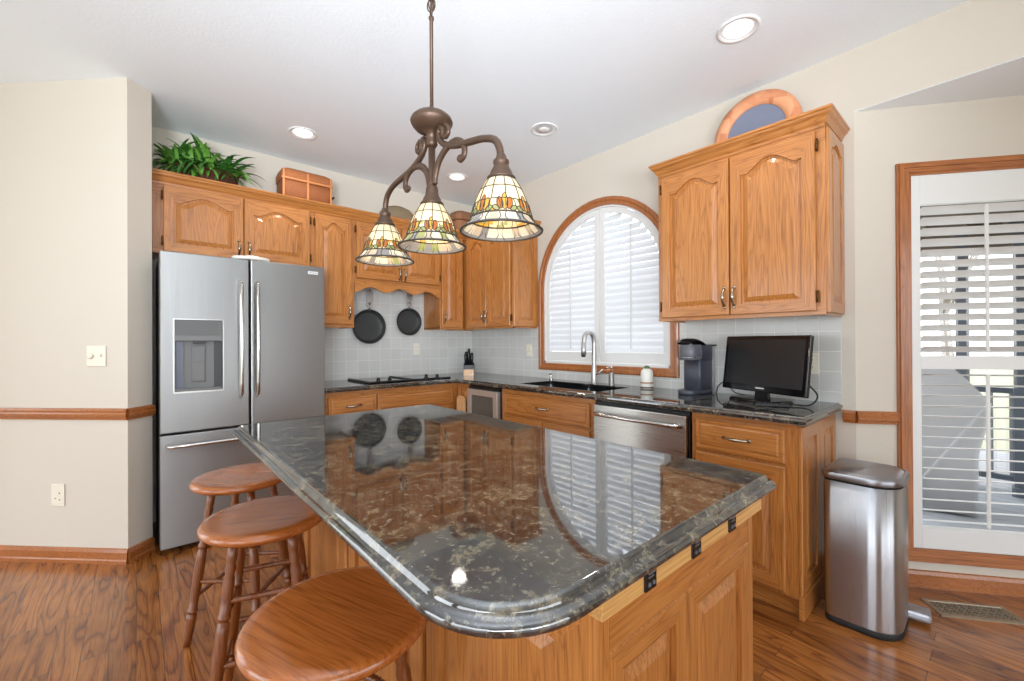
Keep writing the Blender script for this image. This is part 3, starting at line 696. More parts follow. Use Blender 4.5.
# ================================================================= REFRIGERATOR
def fridge():
    t = thing('refrigerator', 'stainless steel French-door refrigerator with water dispenser left of the cabinets', 'refrigerator', (-2.2575, -.33, 0))
    X = lambda x: x+2.2575; Y = lambda y: y+.33
    bm = B(); bx(bm, X(-2.722), X(-1.795), Y(-.585), Y(-.03), .02, 1.775, .004); bx(bm, X(-2.70), X(-1.82), Y(-.56), Y(-.05), 0, .03); obj('body', bm, mat('black_fridge_side', srgb(26, 26, 30), .5), t)
    yf = Y(-.657)
    # left door with the dispenser recess: built as panels round the hole
    def dslab(name, x0, x1, z0, z1, hole=None):
        bm = B()
        if not hole: bx(bm, x0, x1, yf, yf+.065, z0, z1, .007)
        else:
            a, b, c, d = hole
            def rr(i, y): return [(x0+i, y, z0+i), (a, y, z0+i), (b, y, z0+i), (x1-i, y, z0+i), (x1-i, y, c), (x1-i, y, d), (x1-i, y, z1-i), (b, y, z1-i), (a, y, z1-i), (x0+i, y, z1-i), (x0+i, y, d), (x0+i, y, c)]
            loft(bm, [rr(0, yf+.065), rr(0, yf+.006), rr(.003, yf+.0015), rr(.007, yf)], cap1=False, smooth=False)
            xs, zz = [x0+.007, a, b, x1-.007], [z0+.007, c, d, z1-.007]
            for i in range(3):
                for j in range(3):
                    if i == 1 and j == 1: continue
                    bm.faces.new([bm.verts.new((p, yf, q)) for p, q in ((xs[i], zz[j]), (xs[i+1], zz[j]), (xs[i+1], zz[j+1]), (xs[i], zz[j+1]))])
            q4 = [(a, c), (b, c), (b, d), (a, d)]
            for p, q in zip(q4, q4[1:]+q4[:1]): bm.faces.new([bm.verts.new(v) for v in ((p[0], yf, p[1]), (q[0], yf, q[1]), (q[0], yf+.06, q[1]), (p[0], yf+.06, p[1]))])
        return obj(name, bm, M['steel'], t)
    ha, hb, hc, hd = X(-2.652), X(-2.412), .956, 1.392
    L = dslab('door', X(-2.720), X(-2.266), .715, 1.795, (ha, hb, hc, hd)); R = dslab('door', X(-2.257), X(-1.792), .715, 1.795)
    D = dslab('freezer_drawer', X(-2.720), X(-1.792), .035, .703)
    # dispenser
    bm = B(); 
    for b_ in ((ha-.006, ha, hc-.006, hd+.004), (hb, hb+.006, hc-.006, hd+.004), (ha, hb, hc-.008, hc+.002), (ha, hb, hd, hd+.005)): bx(bm, b_[0], b_[1], yf-.003, yf+.01, b_[2], b_[3])
    bx(bm, ha, hb, yf+.055, yf+.062, hc, hd); dp = obj('dispenser', bm, M['steel_h'], L)
    bm = B(); bx(bm, ha+.001, hb-.001, yf+.001, yf+.055, 1.295, hd-.001, .002); bx(bm, ha+.002, hb-.002, yf-.004, yf+.05, 1.262, 1.297, .005, 1)
    for k in range(5): bx(bm, hb-.022, hb-.008, yf-.0005, yf+.002, 1.307+k*.016, 1.310+k*.016, 0, 1)
    obj('control_panel', bm, [mat('dispenser_dark_panel', srgb(92, 94, 92), .45), M['disp']], t).parent = t
    bm = B(); bx(bm, ha+.001, ha+.045, yf+.035, yf+.055, hc+.002, 1.262, 0, 0); bx(bm, hb-.04, hb-.001, yf+.03, yf+.055, hc+.002, 1.262, 0, 1); bx(bm, ha+.04, hb-.04, yf+.045, yf+.056, hc+.002, 1.262, 0, 2)
    bx(bm, ha+.001, hb-.001, yf+.002, yf+.055, hc+.002, hc+.018, .003, 2)
    bx(bm, ha+.085, hb-.085, yf+.036, yf+.046, 1.01, 1.235, .004, 2); bx(bm, ha+.092, hb-.092, yf+.033, yf+.037, 1.018, 1.130, .002, 2); bx(bm, ha+.092, hb-.092, yf+.033, yf+.037, 1.138, 1.228, .002, 2)
    bx(bm, ha+.09, hb-.09, yf+.01, yf+.04, 1.245, 1.264, .003, 1)
    obj('dispenser_recess', bm, [mat('recess_blue_grey', srgb(104, 108, 122), .4), M['dispd'], M['disp']], t)
    # bar handles
    def vbar(par, x):
        bm = B(); pts = [(x, yf-.004, .90), (x, yf-.030, .915)]+[(x, yf-.042-.010*math.sin(PI*k/10), .93+.69*k/10) for k in range(11)]+[(x, yf-.030, 1.632), (x, yf-.004, 1.645)]
        tube(bm, pts, [.012, .020]+[.027]*11+[.020, .012], 12, flat=.5); obj('handle', bm, M['chrome'], par)
    vbar(L, X(-2.318)); vbar(R, X(-2.226))
    bm = B(); z = .640; x0, x1 = X(-2.685), X(-1.83)
    tube(bm, [(x0, yf-.004, z), (x0+.008, yf-.034, z)]+[(x0+.02+(x1-x0-.04)*k/10, yf-.046-.006*math.sin(PI*k/10), z) for k in range(11)]+[(x1-.008, yf-.034, z), (x1, yf-.004, z)], .013, 12); obj('handle', bm, M['chrome'], D)
    bm = B(); bx(bm, X(-1.905), X(-1.838), yf-.003, yf+.001, 1.737, 1.758, .001); bx(bm, X(-1.900), X(-1.843), yf-.0036, yf-.002, 1.7465, 1.7485, 0, 1); obj('badge', bm, [M['label'], M['grey']], R)
    # dark hinge cover strips on the top
    for a_, b_ in ((-2.70, -2.62), (-1.89, -1.81)):
        bm = B(); bx(bm, X(a_), X(b_), yf+.02, yf+.12, 1.775, 1.80, .004); obj('hinge_cover', bm, M['dgrey'], t)
fridge()
t = thing('trivet', 'openwork whitish trivet lying on top of the refrigerator doors', 'trivet', (-2.245, -.60, 1.796))
bm = B()
tube(bm, [(.10*math.cos(a), .06*math.sin(a), .012) for a in [2*PI*k/28 for k in range(29)]], .012, 8)
for k in range(6):
    a = 2*PI*k/6; tube(bm, [(.055*math.cos(a)+.026*math.cos(b), .033*math.sin(a)+.018*math.sin(b), .016+.010*math.sin(b*2+k)) for b in [2*PI*j/12 for j in range(13)]], .006, 6)
tube(bm, [(.025*math.cos(b), .018*math.sin(b), .030) for b in [2*PI*j/12 for j in range(13)]], .007, 6)
for k in range(3):
    a = 2*PI*k/3+.4; tube(bm, [(.018*math.cos(a), .012*math.sin(a), .03), (.05*math.cos(a), .03*math.sin(a), .02), (.095*math.cos(a), .055*math.sin(a), .012), (.095*math.cos(a), .055*math.sin(a), .0)], .006, 6)
obj('openwork', bm, mat('white_glazed_ceramic', srgb(226, 224, 216), .3), t)

# ================================================================= APPLIANCES UNDER THE WORKTOP
def dishwasher():
    t = thing('dishwasher', 'stainless steel dishwasher with a bowed bar handle under the counter', 'dishwasher', (0, 0, 0), RW)
    bm = B(); bx(bm, 2.187, 2.803, -.60, -.03, .09, .866); bx(bm, 2.19, 2.80, -.56, -.05, 0, .10); obj('body', bm, M['black'], t)
    bm = B(); bx(bm, 2.190, 2.800, -.640, -.60, .115, .850, .006); d = obj('door', bm, M['steel_h'], t)
    bm = B(); tube(bm, [(2.225, -.642, .800), (2.232, -.668, .800)]+[(2.24+.51*k/10, -.676-.012*math.sin(PI*k/10), .797) for k in range(11)]+[(2.758, -.668, .800), (2.765, -.642, .800)], .012, 12, flat=1.3); obj('handle', bm, M['chrome'], d)
dishwasher()
def wine_cooler():
    t = thing('undercounter_cooler', 'small undercounter appliance with a steel-framed glass door near the corner', 'cooler', (0, 0, 0), RW)
    bm = B(); bx(bm, .802, 1.240, -.60, -.03, .03, .866); bx(bm, .81, 1.23, -.622, -.60, .845, .866); obj('body', bm, M['black'], t)
    bm = B(); z0, z1, x0, x1 = .11, .842, .808, 1.222
    for a, b, c, d in ((x0, x0+.055, z0, z1), (x1-.055, x1, z0, z1), (x0+.055, x1-.055, z1-.05, z1), (x0+.055, x1-.055, z0, z0+.05)): bx(bm, a, b, -.640, -.602, c, d, .003)
    dr_ = obj('door', bm, mat('pale_steel_frame', srgb(205, 202, 196), .35, .7), t)
    bm = B(); bx(bm, x0+.055, x1-.055, -.628, -.612, z0+.05, z1-.05); obj('door_glass', bm, mat('smoked_glass', srgb(92, 90, 84), .12), dr_)
wine_cooler()
t = thing('cutting_board', 'light wood cutting board with a rounded top hanging on the corner cabinet', 'cutting board', (-.655, -.735, .50))
bm = B(); P = [(-.055, 0), (.055, 0)]+[(.055*math.cos(PI*k/12), .235+.035*math.sin(PI*k/12)) for k in range(13)]
prism(bm, P, -.010, .012, 'x'); bx(bm, -.016, .014, -.008, .008, .225, .235); obj('board', bm, M['bread'], t)
bm = B(); tube(bm, [(.010, 0, .26), (.0, .0, .30), (.012, .0, .33)], .003, 6); obj('cord', bm, M['black'], t)

# cooktop
t = thing('cooktop', 'black glass cooktop with dark raised rails and knobs on the back counter', 'cooktop', (-1.02, -.30, .9145))
bm = B(); bx(bm, -.395, .375, -.26, .235, 0, .006, .003); obj('glass_top', bm, M['gloss'], t)
bm = B()
for x in (-.388, .005): bx(bm, x-.008, x+.008, -.25, .225, .005, .016, .002)
bx(bm, -.388, .370, -.258, -.242, .005, .016, .002); obj('rail', bm, M['black'], t)
for x, y in ((-.30, -.205), (-.20, -.205), (.26, -.205), (.18, -.15)):
    bm = B(); lathe(bm, [(.021, .005), (.021, .014), (.016, .017), (.015, .034), (.010, .037)], x, y, 16); bx(bm, x-.004, x+.004, y-.017, y+.017, .03, .042, .002); obj('knob', bm, M['black'], t)

# ================================================================= HANGING PANS
def pan(name, x, z, r, htop, label):
    t = thing(name, label, 'pan', (x, -.012, z), 0)
    Rm = Matrix.Rotation(PI/2, 4, 'X')       # axis towards -y
    bm = B(); lathe(bm, [(r*.80, .004), (r*.86, .006), (r, .040), (r+.003, .045), (r-.001, .047), (r-.004, .044), (r*.84, .012), (r*.80, .010), (r*.4, .009)], n=40, T=Rm); obj('pan_body', bm, M['nonstick'], t)
    bm = B(); zz = htop-z
    tube(bm, [(0, -.040, r-.008), (0, -.050, r+.03), (0, -.044, r+.06)], [.010, .009, .009], 8, flat=1.8)
    prism(bm, [(-.022, r+.03), (.022, r+.03), (.027, zz-.02), (.016, zz), (-.016, zz), (-.027, zz-.02)], -.050, -.036, 'y'); obj('handle', bm, M['nickel'], t)
    bm = B(); tube(bm, [(0, .002, zz-.012), (0, -.055, zz-.016), (0, -.058, zz+.004)], .0035, 6); obj('hook', bm, M['black'], t)
pan('frying_pan', -1.205, 1.395, .157, 1.735, 'larger dark nonstick pan hanging left under the scalloped valance')
pan('frying_pan', -.800, 1.450, .132, 1.745, 'smaller dark nonstick pan hanging right under the scalloped valance')

# ================================================================= SMALL THINGS ON THE COUNTER
t = thing('knife_block', 'light wood knife block full of black-handled knives in the counter corner', 'knife block', (-.30, -.36, .914), math.radians(-40))
bm = B(); prism(bm, [(-.055, 0), (.06, 0), (.06, .09), (-.01, .125), (-.055, .10)], -.05, .05, 'x'); obj('block', bm, M['bread'], t)
bm = B(); prism(bm, [(-.0558, .060), (.0602, .056), (.0602, .092), (-.01, .127), (-.0558, .102)], -.0505, .0505, 'x'); obj('band', bm, M['black'], t)
for i in range(3):
    for j in range(2):
        bm = B(); x, y, z = -.03+.03*i, -.025+.045*j, .115; L = (.10, .13, .09)[i]+.02*j
        tube(bm, [(x, y, z-.02), (x, y-.012, z+L*.5), (x, y-.02, z+L)], [.012, .015, .013], 8, flat=.8); obj('knife_handle', bm, M['black'], t)
t = thing('bottle', 'white squat bottle with green cap and brown bands on the window counter', 'bottle', (-.105, -2.247, .914))
bm = B(); lathe(bm, [(.040, 0), (.043, .004), (.043, .105), (.038, .125), (.022, .140), (.016, .142)], n=24); obj('body', bm, mat('white_bottle_plastic', srgb(232, 230, 220), .35), t)
for z0, z1, c in ((.004, .013, (90, 62, 48)), (.036, .046, (168, 120, 86))):
    bm = B(); lathe(bm, [(.0436, z0), (.0436, z1)], n=24, cap0=False, cap1=False); obj('label_band', bm, mat('band_brown', srgb(*c), .5), t)
bm = B(); lathe(bm, [(.020, .140), (.020, .152), (.014, .158), (.010, .160)], n=18); obj('cap', bm, mat('green_cap', srgb(86, 112, 70), .4), t)

def coffee():
    t = thing('coffee_maker', 'grey and slate single-serve coffee maker between the bottle and the television', 'coffee maker', (-.15, -2.62, .914), RW-.10)
    # local: front -y, x right
    def rb(bm, hw, y0, y1, z0, z1, c=.035, mi=0, taper=0):
        def r(i, z, tp=0):
            P = []
            for cx, cy, st in ((hw-c, y0+c, -PI/2), (hw-.012, y1-.012, 0), (-hw+.012, y1-.012, PI/2), (-hw+c, y0+c, PI)):
                rr = c if cy < (y0+y1)/2 else .012
                for k in range(6): P.append((cx+(rr-i)*math.cos(st+PI/2*k/5), cy+(rr-i)*math.sin(st+PI/2*k/5)+tp, z))
            return P
        loft(bm, [r(.003, z0), r(0, z0+.003), r(taper, z1-.004), r(taper+.004, z1)], mi=mi)
    bm = B(); rb(bm, .058, -.135, .10, 0, .030, .045); obj('base', bm, M['dgrey'], t)
    bm = B(); rb(bm, .058, -.045, .10, .03, .215, .012); obj('body', bm, M['dgrey'], t)
    bm = B(); rb(bm, .056, -.125, -.02, .215, .310, .045, 0); rb(bm, .0575, -.126, .02, .228, .236, .045, 1); obj('brew_head', bm, [M['grey'], M['chrome']], t)
    bm = B(); rb(bm, .060, -.03, .10, .215, .305, .012); obj('housing', bm, M['dgrey'], t)
    bm = B(); pts = spline([(0, -.128, .318), (0, -.105, .335), (0, -.05, .338), (0, .01, .325), (0, .05, .305)]); tube(bm, pts, [.012]*len(pts), 10, flat=3.8); obj('lid', bm, M['black'], t)
    bm = B(); rb(bm, .052, .10, .145, .02, .30, .012); obj('water_tank', bm, mat('clear_grey_tank', srgb(206, 210, 212), .1, **{'Transmission Weight': .5}), t)
    bm = B(); bx(bm, -.058, .058, .095, .15, .300, .310, .003); obj('tank_lid', bm, M['black'], t)
coffee()

def tv():
    a, b = Vector((-.110, -2.770, 0)), Vector((-.335, -3.262, 0)); c = (a+b)/2; d = (b-a).normalized(); W = (b-a).length; rz = math.atan2(d.y, d.x)
    t = thing('television', 'small black flat-screen television on the counter below the right cabinet', 'television', (c.x, c.y, .914), rz)
    tl = math.radians(7)
    T = Matrix.Translation((0, 0, .048)) @ Matrix.Rotation(-tl, 4, 'X')
    def tb(bm): 
        for v in bm.verts: v.co = T @ v.co
    h = .315; w2 = W/2
    bm = B(); bx(bm, -w2, w2, -.004, .022, 0, h, .006)
    tb(bm); s = obj('bezel', bm, M['gloss'], t)
    bm = B(); bx(bm, -w2+.022, w2-.022, -.0055, -.003, .036, h-.022); tb(bm); obj('screen', bm, M['screen'], s)
    bm = B(); bx(bm, -.028, .028, -.0058, -.003, .018, .025, .001); tb(bm); obj('badge', bm, M['label'], s)
    bm = B(); r = lambda i, y: [(-w2+.03+i, y, .02+i), (w2-.03-i, y, .02+i), (w2-.03-i, y, h-.03-i), (-w2+.03+i, y, h-.03-i)]
    loft(bm, [r(0, .020), r(.005, .04), r(.05, .055)], smooth=False)
    for k in range(9): bx(bm, w2-.001, w2+.0015, .004, .016, .05+k*.022, .056+k*.022)
    tb(bm); obj('back_cover', bm, M['black'], s)
    bm = B(); prism(bm, [(-.045, .010), (.045, .010), (.035, .085), (-.035, .085)], .008, .028, 'y'); obj('neck', bm, M['gloss'], t)
    bm = B(); P = rrect(-.15, .15, -.085, .085, (.035,)*4, 0); loft(bm, [[(x, y, 0) for x, y in P], [(x, y, .008) for x, y in P], [(x*.94, y*.9, .015) for x, y in P]]); obj('stand', bm, M['gloss'], t)
    bm = B(); tube(bm, spline([(w2-.02, .03, .12), (w2+.02, .05, .06), (w2-.01, .03, .01), (w2-.09, -.02, .010), (w2-.05, -.06, .008), (w2-.16, -.09, .008)]), .004, 6); obj('power_cable', bm, M['rubber'], t)
tv()
t = thing('remote_control', 'black remote control lying in front of the television stand', 'remote', (-.40, -3.13, .914), math.radians(-66))
bm = B(); bx(bm, -.075, .075, -.02, .02, 0, .016, .005); obj('body', bm, M['black'], t)
for k in range(5):
    bm = B(); lathe(bm, [(.005, .015), (.0045, .018)], -.055+.026*k, 0, 8); obj('button', bm, M['grey'], t)
bm = B(); tube(bm, spline([(-.045, -2.705, .918), (-.045, -2.715, .960), (-.03, -2.74, .985), (-.012, -2.76, .975)]), .0035, 6); tube(bm, spline([(-.012, -2.76, .975), (-.02, -2.80, .93), (-.025, -2.85, .918), (-.022, -2.90, .918)]), .003, 6)
tag(obj('power_cord', bm, M['rubber']), 'black power cord running from the coffee maker behind the television', 'cord')

# ================================================================= ON TOP OF THE CABINETS
def fern():
    t = thing('potted_fern', 'green fern in a brown basket on top of the cabinet by the left wall', 'plant', (-2.46, -.19, 2.345))
    bm = B()
    def r(s, z): return [(.21*s*math.cos(2*PI*k/24), .075*s*math.sin(2*PI*k/24), z) for k in range(24)]
    loft(bm, [r(.85, 0), r(.95, .05), r(1, .12), r(1.04, .13), r(.97, .13), r(.93, .11)]); obj('basket', bm, wicker_material('brown_wicker', srgb(60, 30, 22), srgb(130, 76, 52), 400), t)
    rnd = random.Random(5); bm = B()
    for i in range(230):
        bxx = rnd.uniform(-.19, .19); by = rnd.uniform(-.05, .05); az = rnd.uniform(-PI, PI)
        if rnd.random() < .7: az = rnd.uniform(-PI*.9, -PI*.1)
        L = rnd.uniform(.15, .29); up = rnd.uniform(.2, 1.25); w = rnd.uniform(.010, .017)
        if bxx < -.08 and math.cos(az) < 0: L *= .8
        dx, dy = math.cos(az), math.sin(az)*.55
        p = Vector((bxx, by, .11)); v = Vector((dx*math.cos(up), dy*math.cos(up), math.sin(up))); sd = Vector((-dy, dx, 0)).normalized()
        n = 8; prev = None
        for k in range(n+1):
            s = k/n; ww = w*math.sin(PI*min(s*.92+.08, 1))**.7
            a, m_, c_ = bm.verts.new(p-sd*ww+Vector((0, 0, -.25*ww))), bm.verts.new(p), bm.verts.new(p+sd*ww+Vector((0, 0, -.25*ww)))
            if prev:
                f = bm.faces.new((prev[0], prev[1], m_, a)); f.smooth = True; f.material_index = i % 2
                f = bm.faces.new((prev[1], prev[2], c_, m_)); f.smooth = True; f.material_index = i % 2
            prev = (a, m_, c_); p = p+v*(L/n); v = (v+Vector((0, 0, -.26))).normalized()
            if p.z < .03 and p.y > -.13: p.z = .03
            if p.y > .16: p.y = .16
            if t.location.x+p.x < -2.735: p.x = -2.735-t.location.x
            if t.location.z+p.z > 2.73: p.z = 2.73-t.location.z
    g1 = mat('fern_green', srgb(104, 158, 62), .4); g2 = mat('fern_dark_green', srgb(58, 112, 44), .4)
    obj('foliage', bm, [g1, g2], t, recalc=False)
fern()
t = thing('wicker_hamper', 'rectangular tan wicker basket with lid on the cabinet above the refrigerator', 'basket', (-1.80, -.19, 2.345))
def tophump(s, z0, h, n=10): return [( .185*s*math.cos(PI*k/n), z0+h*math.sin(PI*k/n)**.35) for k in range(n+1)]
bm = B(); P = rrect(-.185, .185, -.10, .10, (.03,)*4, 0)
loft(bm, [[(x*.93, y*.93, 0) for x, y in P], [(x, y, .10) for x, y in P], [(x, y, .17) for x, y in P]]); obj('body', bm, wicker_material('tan_wicker', srgb(128, 70, 36), srgb(180, 112, 64), 230), t)
bm = B(); loft(bm, [[(x*1.03, y*1.03, .168) for x, y in P], [(x*1.03, y*1.03, .215) for x, y in P], [(x*.97, y*.95, .25) for x, y in P], [(x*.85, y*.7, .265) for x, y in P]]); obj('lid', bm, wicker_material('tan_wicker_lid', srgb(158, 90, 46), srgb(188, 120, 70), 230), t)
bm = B()
for x in (-.175, 0, .175): bx(bm, x-.008, x+.008, -.108, -.098, .02, .24, .003)
bx(bm, -.19, .19, -.110, -.100, .168, .184, .003); obj('strap', bm, mat('tan_binding', srgb(196, 128, 76), .5), t)
bm = B(); tube(bm, spline([(.192, -.05, .10), (.225, -.03, .12), (.225, .03, .12), (.192, .05, .10)]), .006, 6); obj('handle', bm, mat('dark_rope', srgb(90, 54, 34), .7), t)
t = thing('woven_basket', 'low oval grey-brown woven basket on the cabinet top above the pans', 'basket', (-.985, -.19, 2.345))
bm = B(); r = lambda s, sy, z: [(.16*s*math.cos(2*PI*k/24), .09*sy*math.sin(2*PI*k/24), z) for k in range(24)]
loft(bm, [r(.8, .8, 0), r(1, 1, .055), r(1.0, 1.0, .09), r(.95, .9, .12), r(.75, .7, .15), r(.4, .4, .168)]); obj('body', bm, wicker_material('grey_wicker', srgb(110, 92, 70), srgb(176, 156, 122), 400), t)
t = thing('woven_basket', 'tall rounded brown woven basket in the corner on the cabinet tops', 'basket', (-.24, -.21, 2.345))
bm = B(); P = rrect(-.15, .15, -.10, .10, (.06,)*4, 0); loft(bm, [[(x*.85, y*.85, 0) for x, y in P], [(x, y, .10) for x, y in P], [(x*1.02, y*1.02, .19) for x, y in P], [(x*.95, y*.9, .235) for x, y in P], [(x*.7, y*.6, .25) for x, y in P]])
obj('body', bm, wicker_material('red_brown_wicker', srgb(120, 78, 52), srgb(190, 140, 100), 400), t)
bm = B(); tube(bm, [(x*1.05, y*1.05, .15) for x, y in P]+[(P[0][0]*1.05, P[0][1]*1.05, .15)], .008, 6); obj('band', bm, mat('dark_band', srgb(110, 70, 46), .6), t)
# arch ornament on the right cabinet
t = thing('arch_plaque', 'terracotta-rimmed arch plaque with slate-blue centre above the right cabinet', 'decoration', (-.075, -2.955, 2.345), RW)
bm = B(); ro, ri, zs = .236, .160, .122
def ap(r, z0): return [(-r, z0)]+[(-r*math.cos(PI*k/24), zs+r*math.sin(PI*k/24)) for k in range(25)]+[(r, z0)]
A, Bq = ap(ro, 0), ap(ri, 0)
loft(bm, [[(a, -.014, az), (a, .006, az), (b, .006, bz), (b, -.014, bz), ((a+b)/2, -.018, (az+bz)/2)] for (a, az), (b, bz) in zip(A, Bq)])
def terracotta():
    m = mat('terracotta_rim', rough=.55); q = NT(m); n = q.n('ShaderNodeTexVoronoi'); n.inputs['Scale'].default_value = 16; q.l(q.mapping((1, 1, 1)), n.inputs[0])
    q.l(q.ramp(n.outputs['Color'], [(.1, srgb(206, 128, 88)), (.9, srgb(232, 170, 126))]), q.b.inputs['Base Color']); return m
obj('rim', bm, terracotta(), t)
bm = B(); prism(bm, Bq, -.006, .004, 'y'); obj('centre', bm, mat('slate_blue_centre', srgb(122, 130, 150), .4), t)

# ================================================================= CHANDELIER
def S_prof(h):
    """radius of the glass shade at height h above the rim (0..1)"""
    K = [(0, .1125), (.10, .098), (.20, .0865), (.34, .0805), (.48, .0745), (.64, .0660), (.80, .0555), (.92, .0455), (1.0, .036)]
    for (a, ra), (b, rb) in zip(K[:-1], K[1:]):
        if a <= h <= b: return ra+(rb-ra)*(h-a)/(b-a)
    return K[-1][1]
SH = .144
def chandelier():
    cx, cy = -2.055, -2.615
    t = thing('chandelier', 'bronze three-light chandelier with stained glass shades above the island', 'chandelier', (cx, cy, 0))
    bz = M['bronze']
    bm = B(); lathe(bm, [(.065, HC-.001), (.065, HC-.008), (.05, HC-.022), (.016, HC-.03), (.008, HC-.045)], n=28, cap1=True); obj('canopy', bm, bz, t)
    bm = B(); z = 2.722; k = 0
    while z > 2.42:
        pts = []
        for j in range(13):
            a = 2*PI*j/12; u, v = .010*math.cos(a), .021*math.sin(a); pts.append((u, 0, z-.02+v) if k % 2 else (0, u, z-.02+v))
        tube(bm, pts, .0024, 6); z -= .033; k += 1
    obj('chain', bm, bz, t)
    bm = B(); tube(bm, [(.012*math.cos(a)*.6, .017*math.cos(a), 2.388+.028*math.sin(a)) for a in [2*PI*j/16 for j in range(17)]], .003, 6); tube(bm, [(-.008*math.cos(a), .012*math.cos(a), 2.402+.022*math.sin(a)) for a in [2*PI*j/16 for j in range(17)]], .0025, 6)
    obj('ring', bm, bz, t)
    bm = B(); lathe(bm, [(.006, 2.03), (.0062, 2.350), (.009, 2.354), (.009, 2.362), (.004, 2.366)], n=12); obj('rod', bm, bz, t)
    bm = B(); lathe(bm, [(.0075, 2.055), (.012, 2.048), (.014, 2.040), (.018, 2.034), (.055, 2.024), (.068, 2.012), (.072, 2.002), (.071, 1.997), (.066, 1.988), (.056, 1.976), (.040, 1.967), (.020, 1.962), (.018, 1.935), (.020, 1.925), (.014, 1.915)], n=36); obj('bowl', bm, bz, t)
    bm = B(); lathe(bm, [(.012, 1.93), (.0115, 1.80), (.015, 1.795), (.016, 1.785), (.012, 1.778)], n=16); obj('stem', bm, bz, t)
    zr = 1.574
    for s in (1, -1):
        bm = B()
        P = spline([(0, s*.066, 1.960), (0, s*.078, 1.948), (0, s*.076, 1.932), (0, s*.060, 1.930), (0, s*.050, 1.945), (0, s*.050, 1.958), (0, s*.040, 1.945), (0, s*.055, 1.918), (0, s*.090, 1.898), (0, s*.15, 1.890), (0, s*.22, 1.892), (0, s*.29, 1.886), (0, s*.340, 1.862), (0, s*.362, 1.820), (0, s*.370, 1.778)], 5) if False else \
            spline([(0, s*.082, 1.968), (0, s*.100, 1.955), (0, s*.104, 1.936), (0, s*.088, 1.926), (0, s*.072, 1.936), (0, s*.070, 1.952), (0, s*.055, 1.962), (0, s*.046, 1.945), (0, s*.058, 1.920), (0, s*.090, 1.898), (0, s*.15, 1.880), (0, s*.22, 1.870), (0, s*.29, 1.860), (0, s*.342, 1.838), (0, s*.364, 1.805), (0, s*.370, 1.765)], 5)
        P = [p+Vector((0, 0, (-.020 if s < 0 else .006)*min(1, abs(p.y)/.30))) for p in P]
        n = len(P); tube(bm, P, [.0055+.0052*min(1, k/(n*.4)) for k in range(n)], 10); obj('arm', bm, bz, t)
        bm = B()
        P = spline([(0, s*.016, 1.785), (0, s*.022, 1.815), (0, s*.045, 1.852), (0, s*.085, 1.878), (0, s*.130, 1.886), (0, s*.168, 1.876), (0, s*.192, 1.852), (0, s*.192, 1.828), (0, s*.176, 1.818), (0, s*.164, 1.826)], 5)
        n = len(P); tube(bm, P, [.0090-.0015*k/n for k in range(n)], 10, flat=1.5); obj('scroll', bm, bz, t)
    cream = trans_mat('cream_art_glass', srgb(222, 202, 166), .30); amber = trans_mat('amber_art_glass', srgb(176, 104, 40), .35); gold = trans_mat('gold_art_glass', srgb(206, 160, 66), .35)
    green = trans_mat('green_art_glass', srgb(150, 156, 100), .35); pale = trans_mat('pale_art_glass', srgb(190, 174, 150), .3); grey = trans_mat('grey_rim_glass', srgb(132, 128, 126), .2); white = trans_mat('milk_art_glass', srgb(214, 206, 186), .3)
    mats = [cream, amber, gold, green, pale, grey, white]
    bulbm = emit('warm_bulb', (1, .90, .74, 1), 2.2)
    for s in (1, 0, -1):
        y = s*.370; dz = {1: .006, 0: 0, -1: -.020}[s]; zr = 1.574+dz
        def sink_(bm):
            for v in bm.verts: v.co.z += dz
        if s:
            bm = B(); lathe(bm, [(.009, 1.790), (.013, 1.785), (.016, 1.775), (.022, 1.770), (.022, 1.762), (.020, 1.758), (.024, 1.748), (.030, 1.738), (.032, 1.730), (.040, 1.722), (.040, 1.716)], 0, y, 24)
        else:
            bm = B(); lathe(bm, [(.012, 1.790), (.018, 1.782), (.021, 1.770), (.021, 1.760), (.024, 1.748), (.030, 1.738), (.032, 1.730), (.040, 1.722), (.040, 1.716)], 0, y, 24)
        sink_(bm); obj('fitter', bm, bz, t)
        bm = B(); lathe(bm, [(.012, 1.72), (.014, 1.700), (.024, 1.672), (.028, 1.655), (.024, 1.638), (.012, 1.628), (.003, 1.625)], 0, y, 18); sink_(bm); obj('bulb', bm, bulbm, t)
        # glass
        NS = 48; hs = [0, .05, .10, .16, .22, .28, .34, .41, .48, .56, .64, .72, .80, .86, .92, 1.0]; bm = B(); rings = []
        for h in hs:
            scal = .0025 if h == 0 else 0
            rings.append([(math.cos(2*PI*k/NS)*(S_prof(h)), y+math.sin(2*PI*k/NS)*(S_prof(h)), zr+SH*h-(scal*abs(math.sin(PI*k/3)))) for k in range(NS)])
        rnd = random.Random(3+s)
        pal = {}
        def mf(a, k):
            h = hs[a]
            if h < .05: return 5
            if h < .22: key = (0, k//2); return pal.setdefault(key, rnd.choice([6, 4, 6, 5, 6, 4, 5, 3]))
            if h < .48: key = (1+(a % 2), (k+a)//2); return pal.setdefault(key, rnd.choice([0, 0, 6, 3, 2, 0]))
            return 0
        loft(bm, rings, cap0=False, cap1=False, mifn=mf); sh = obj('glass_shade', bm, mats, t)
        # came lines + tulips
        def SP(th, h, e=.0006): r = S_prof(h)+e; return Vector((r*math.cos(th), y+r*math.sin(th), zr+SH*h))
        bm = B()
        for h, rr in ((0, .0032), (.22, .0027), (.48, .0015), (.76, .0015), (.97, .0016)):
            tube(bm, [SP(2*PI*k/48, h) for k in range(49)], rr, 5, cap=False)
        for k in range(12): tube(bm, [SP(2*PI*k/12, h) for h in (.48, .6, .72, .84, .97)], .0016, 5)
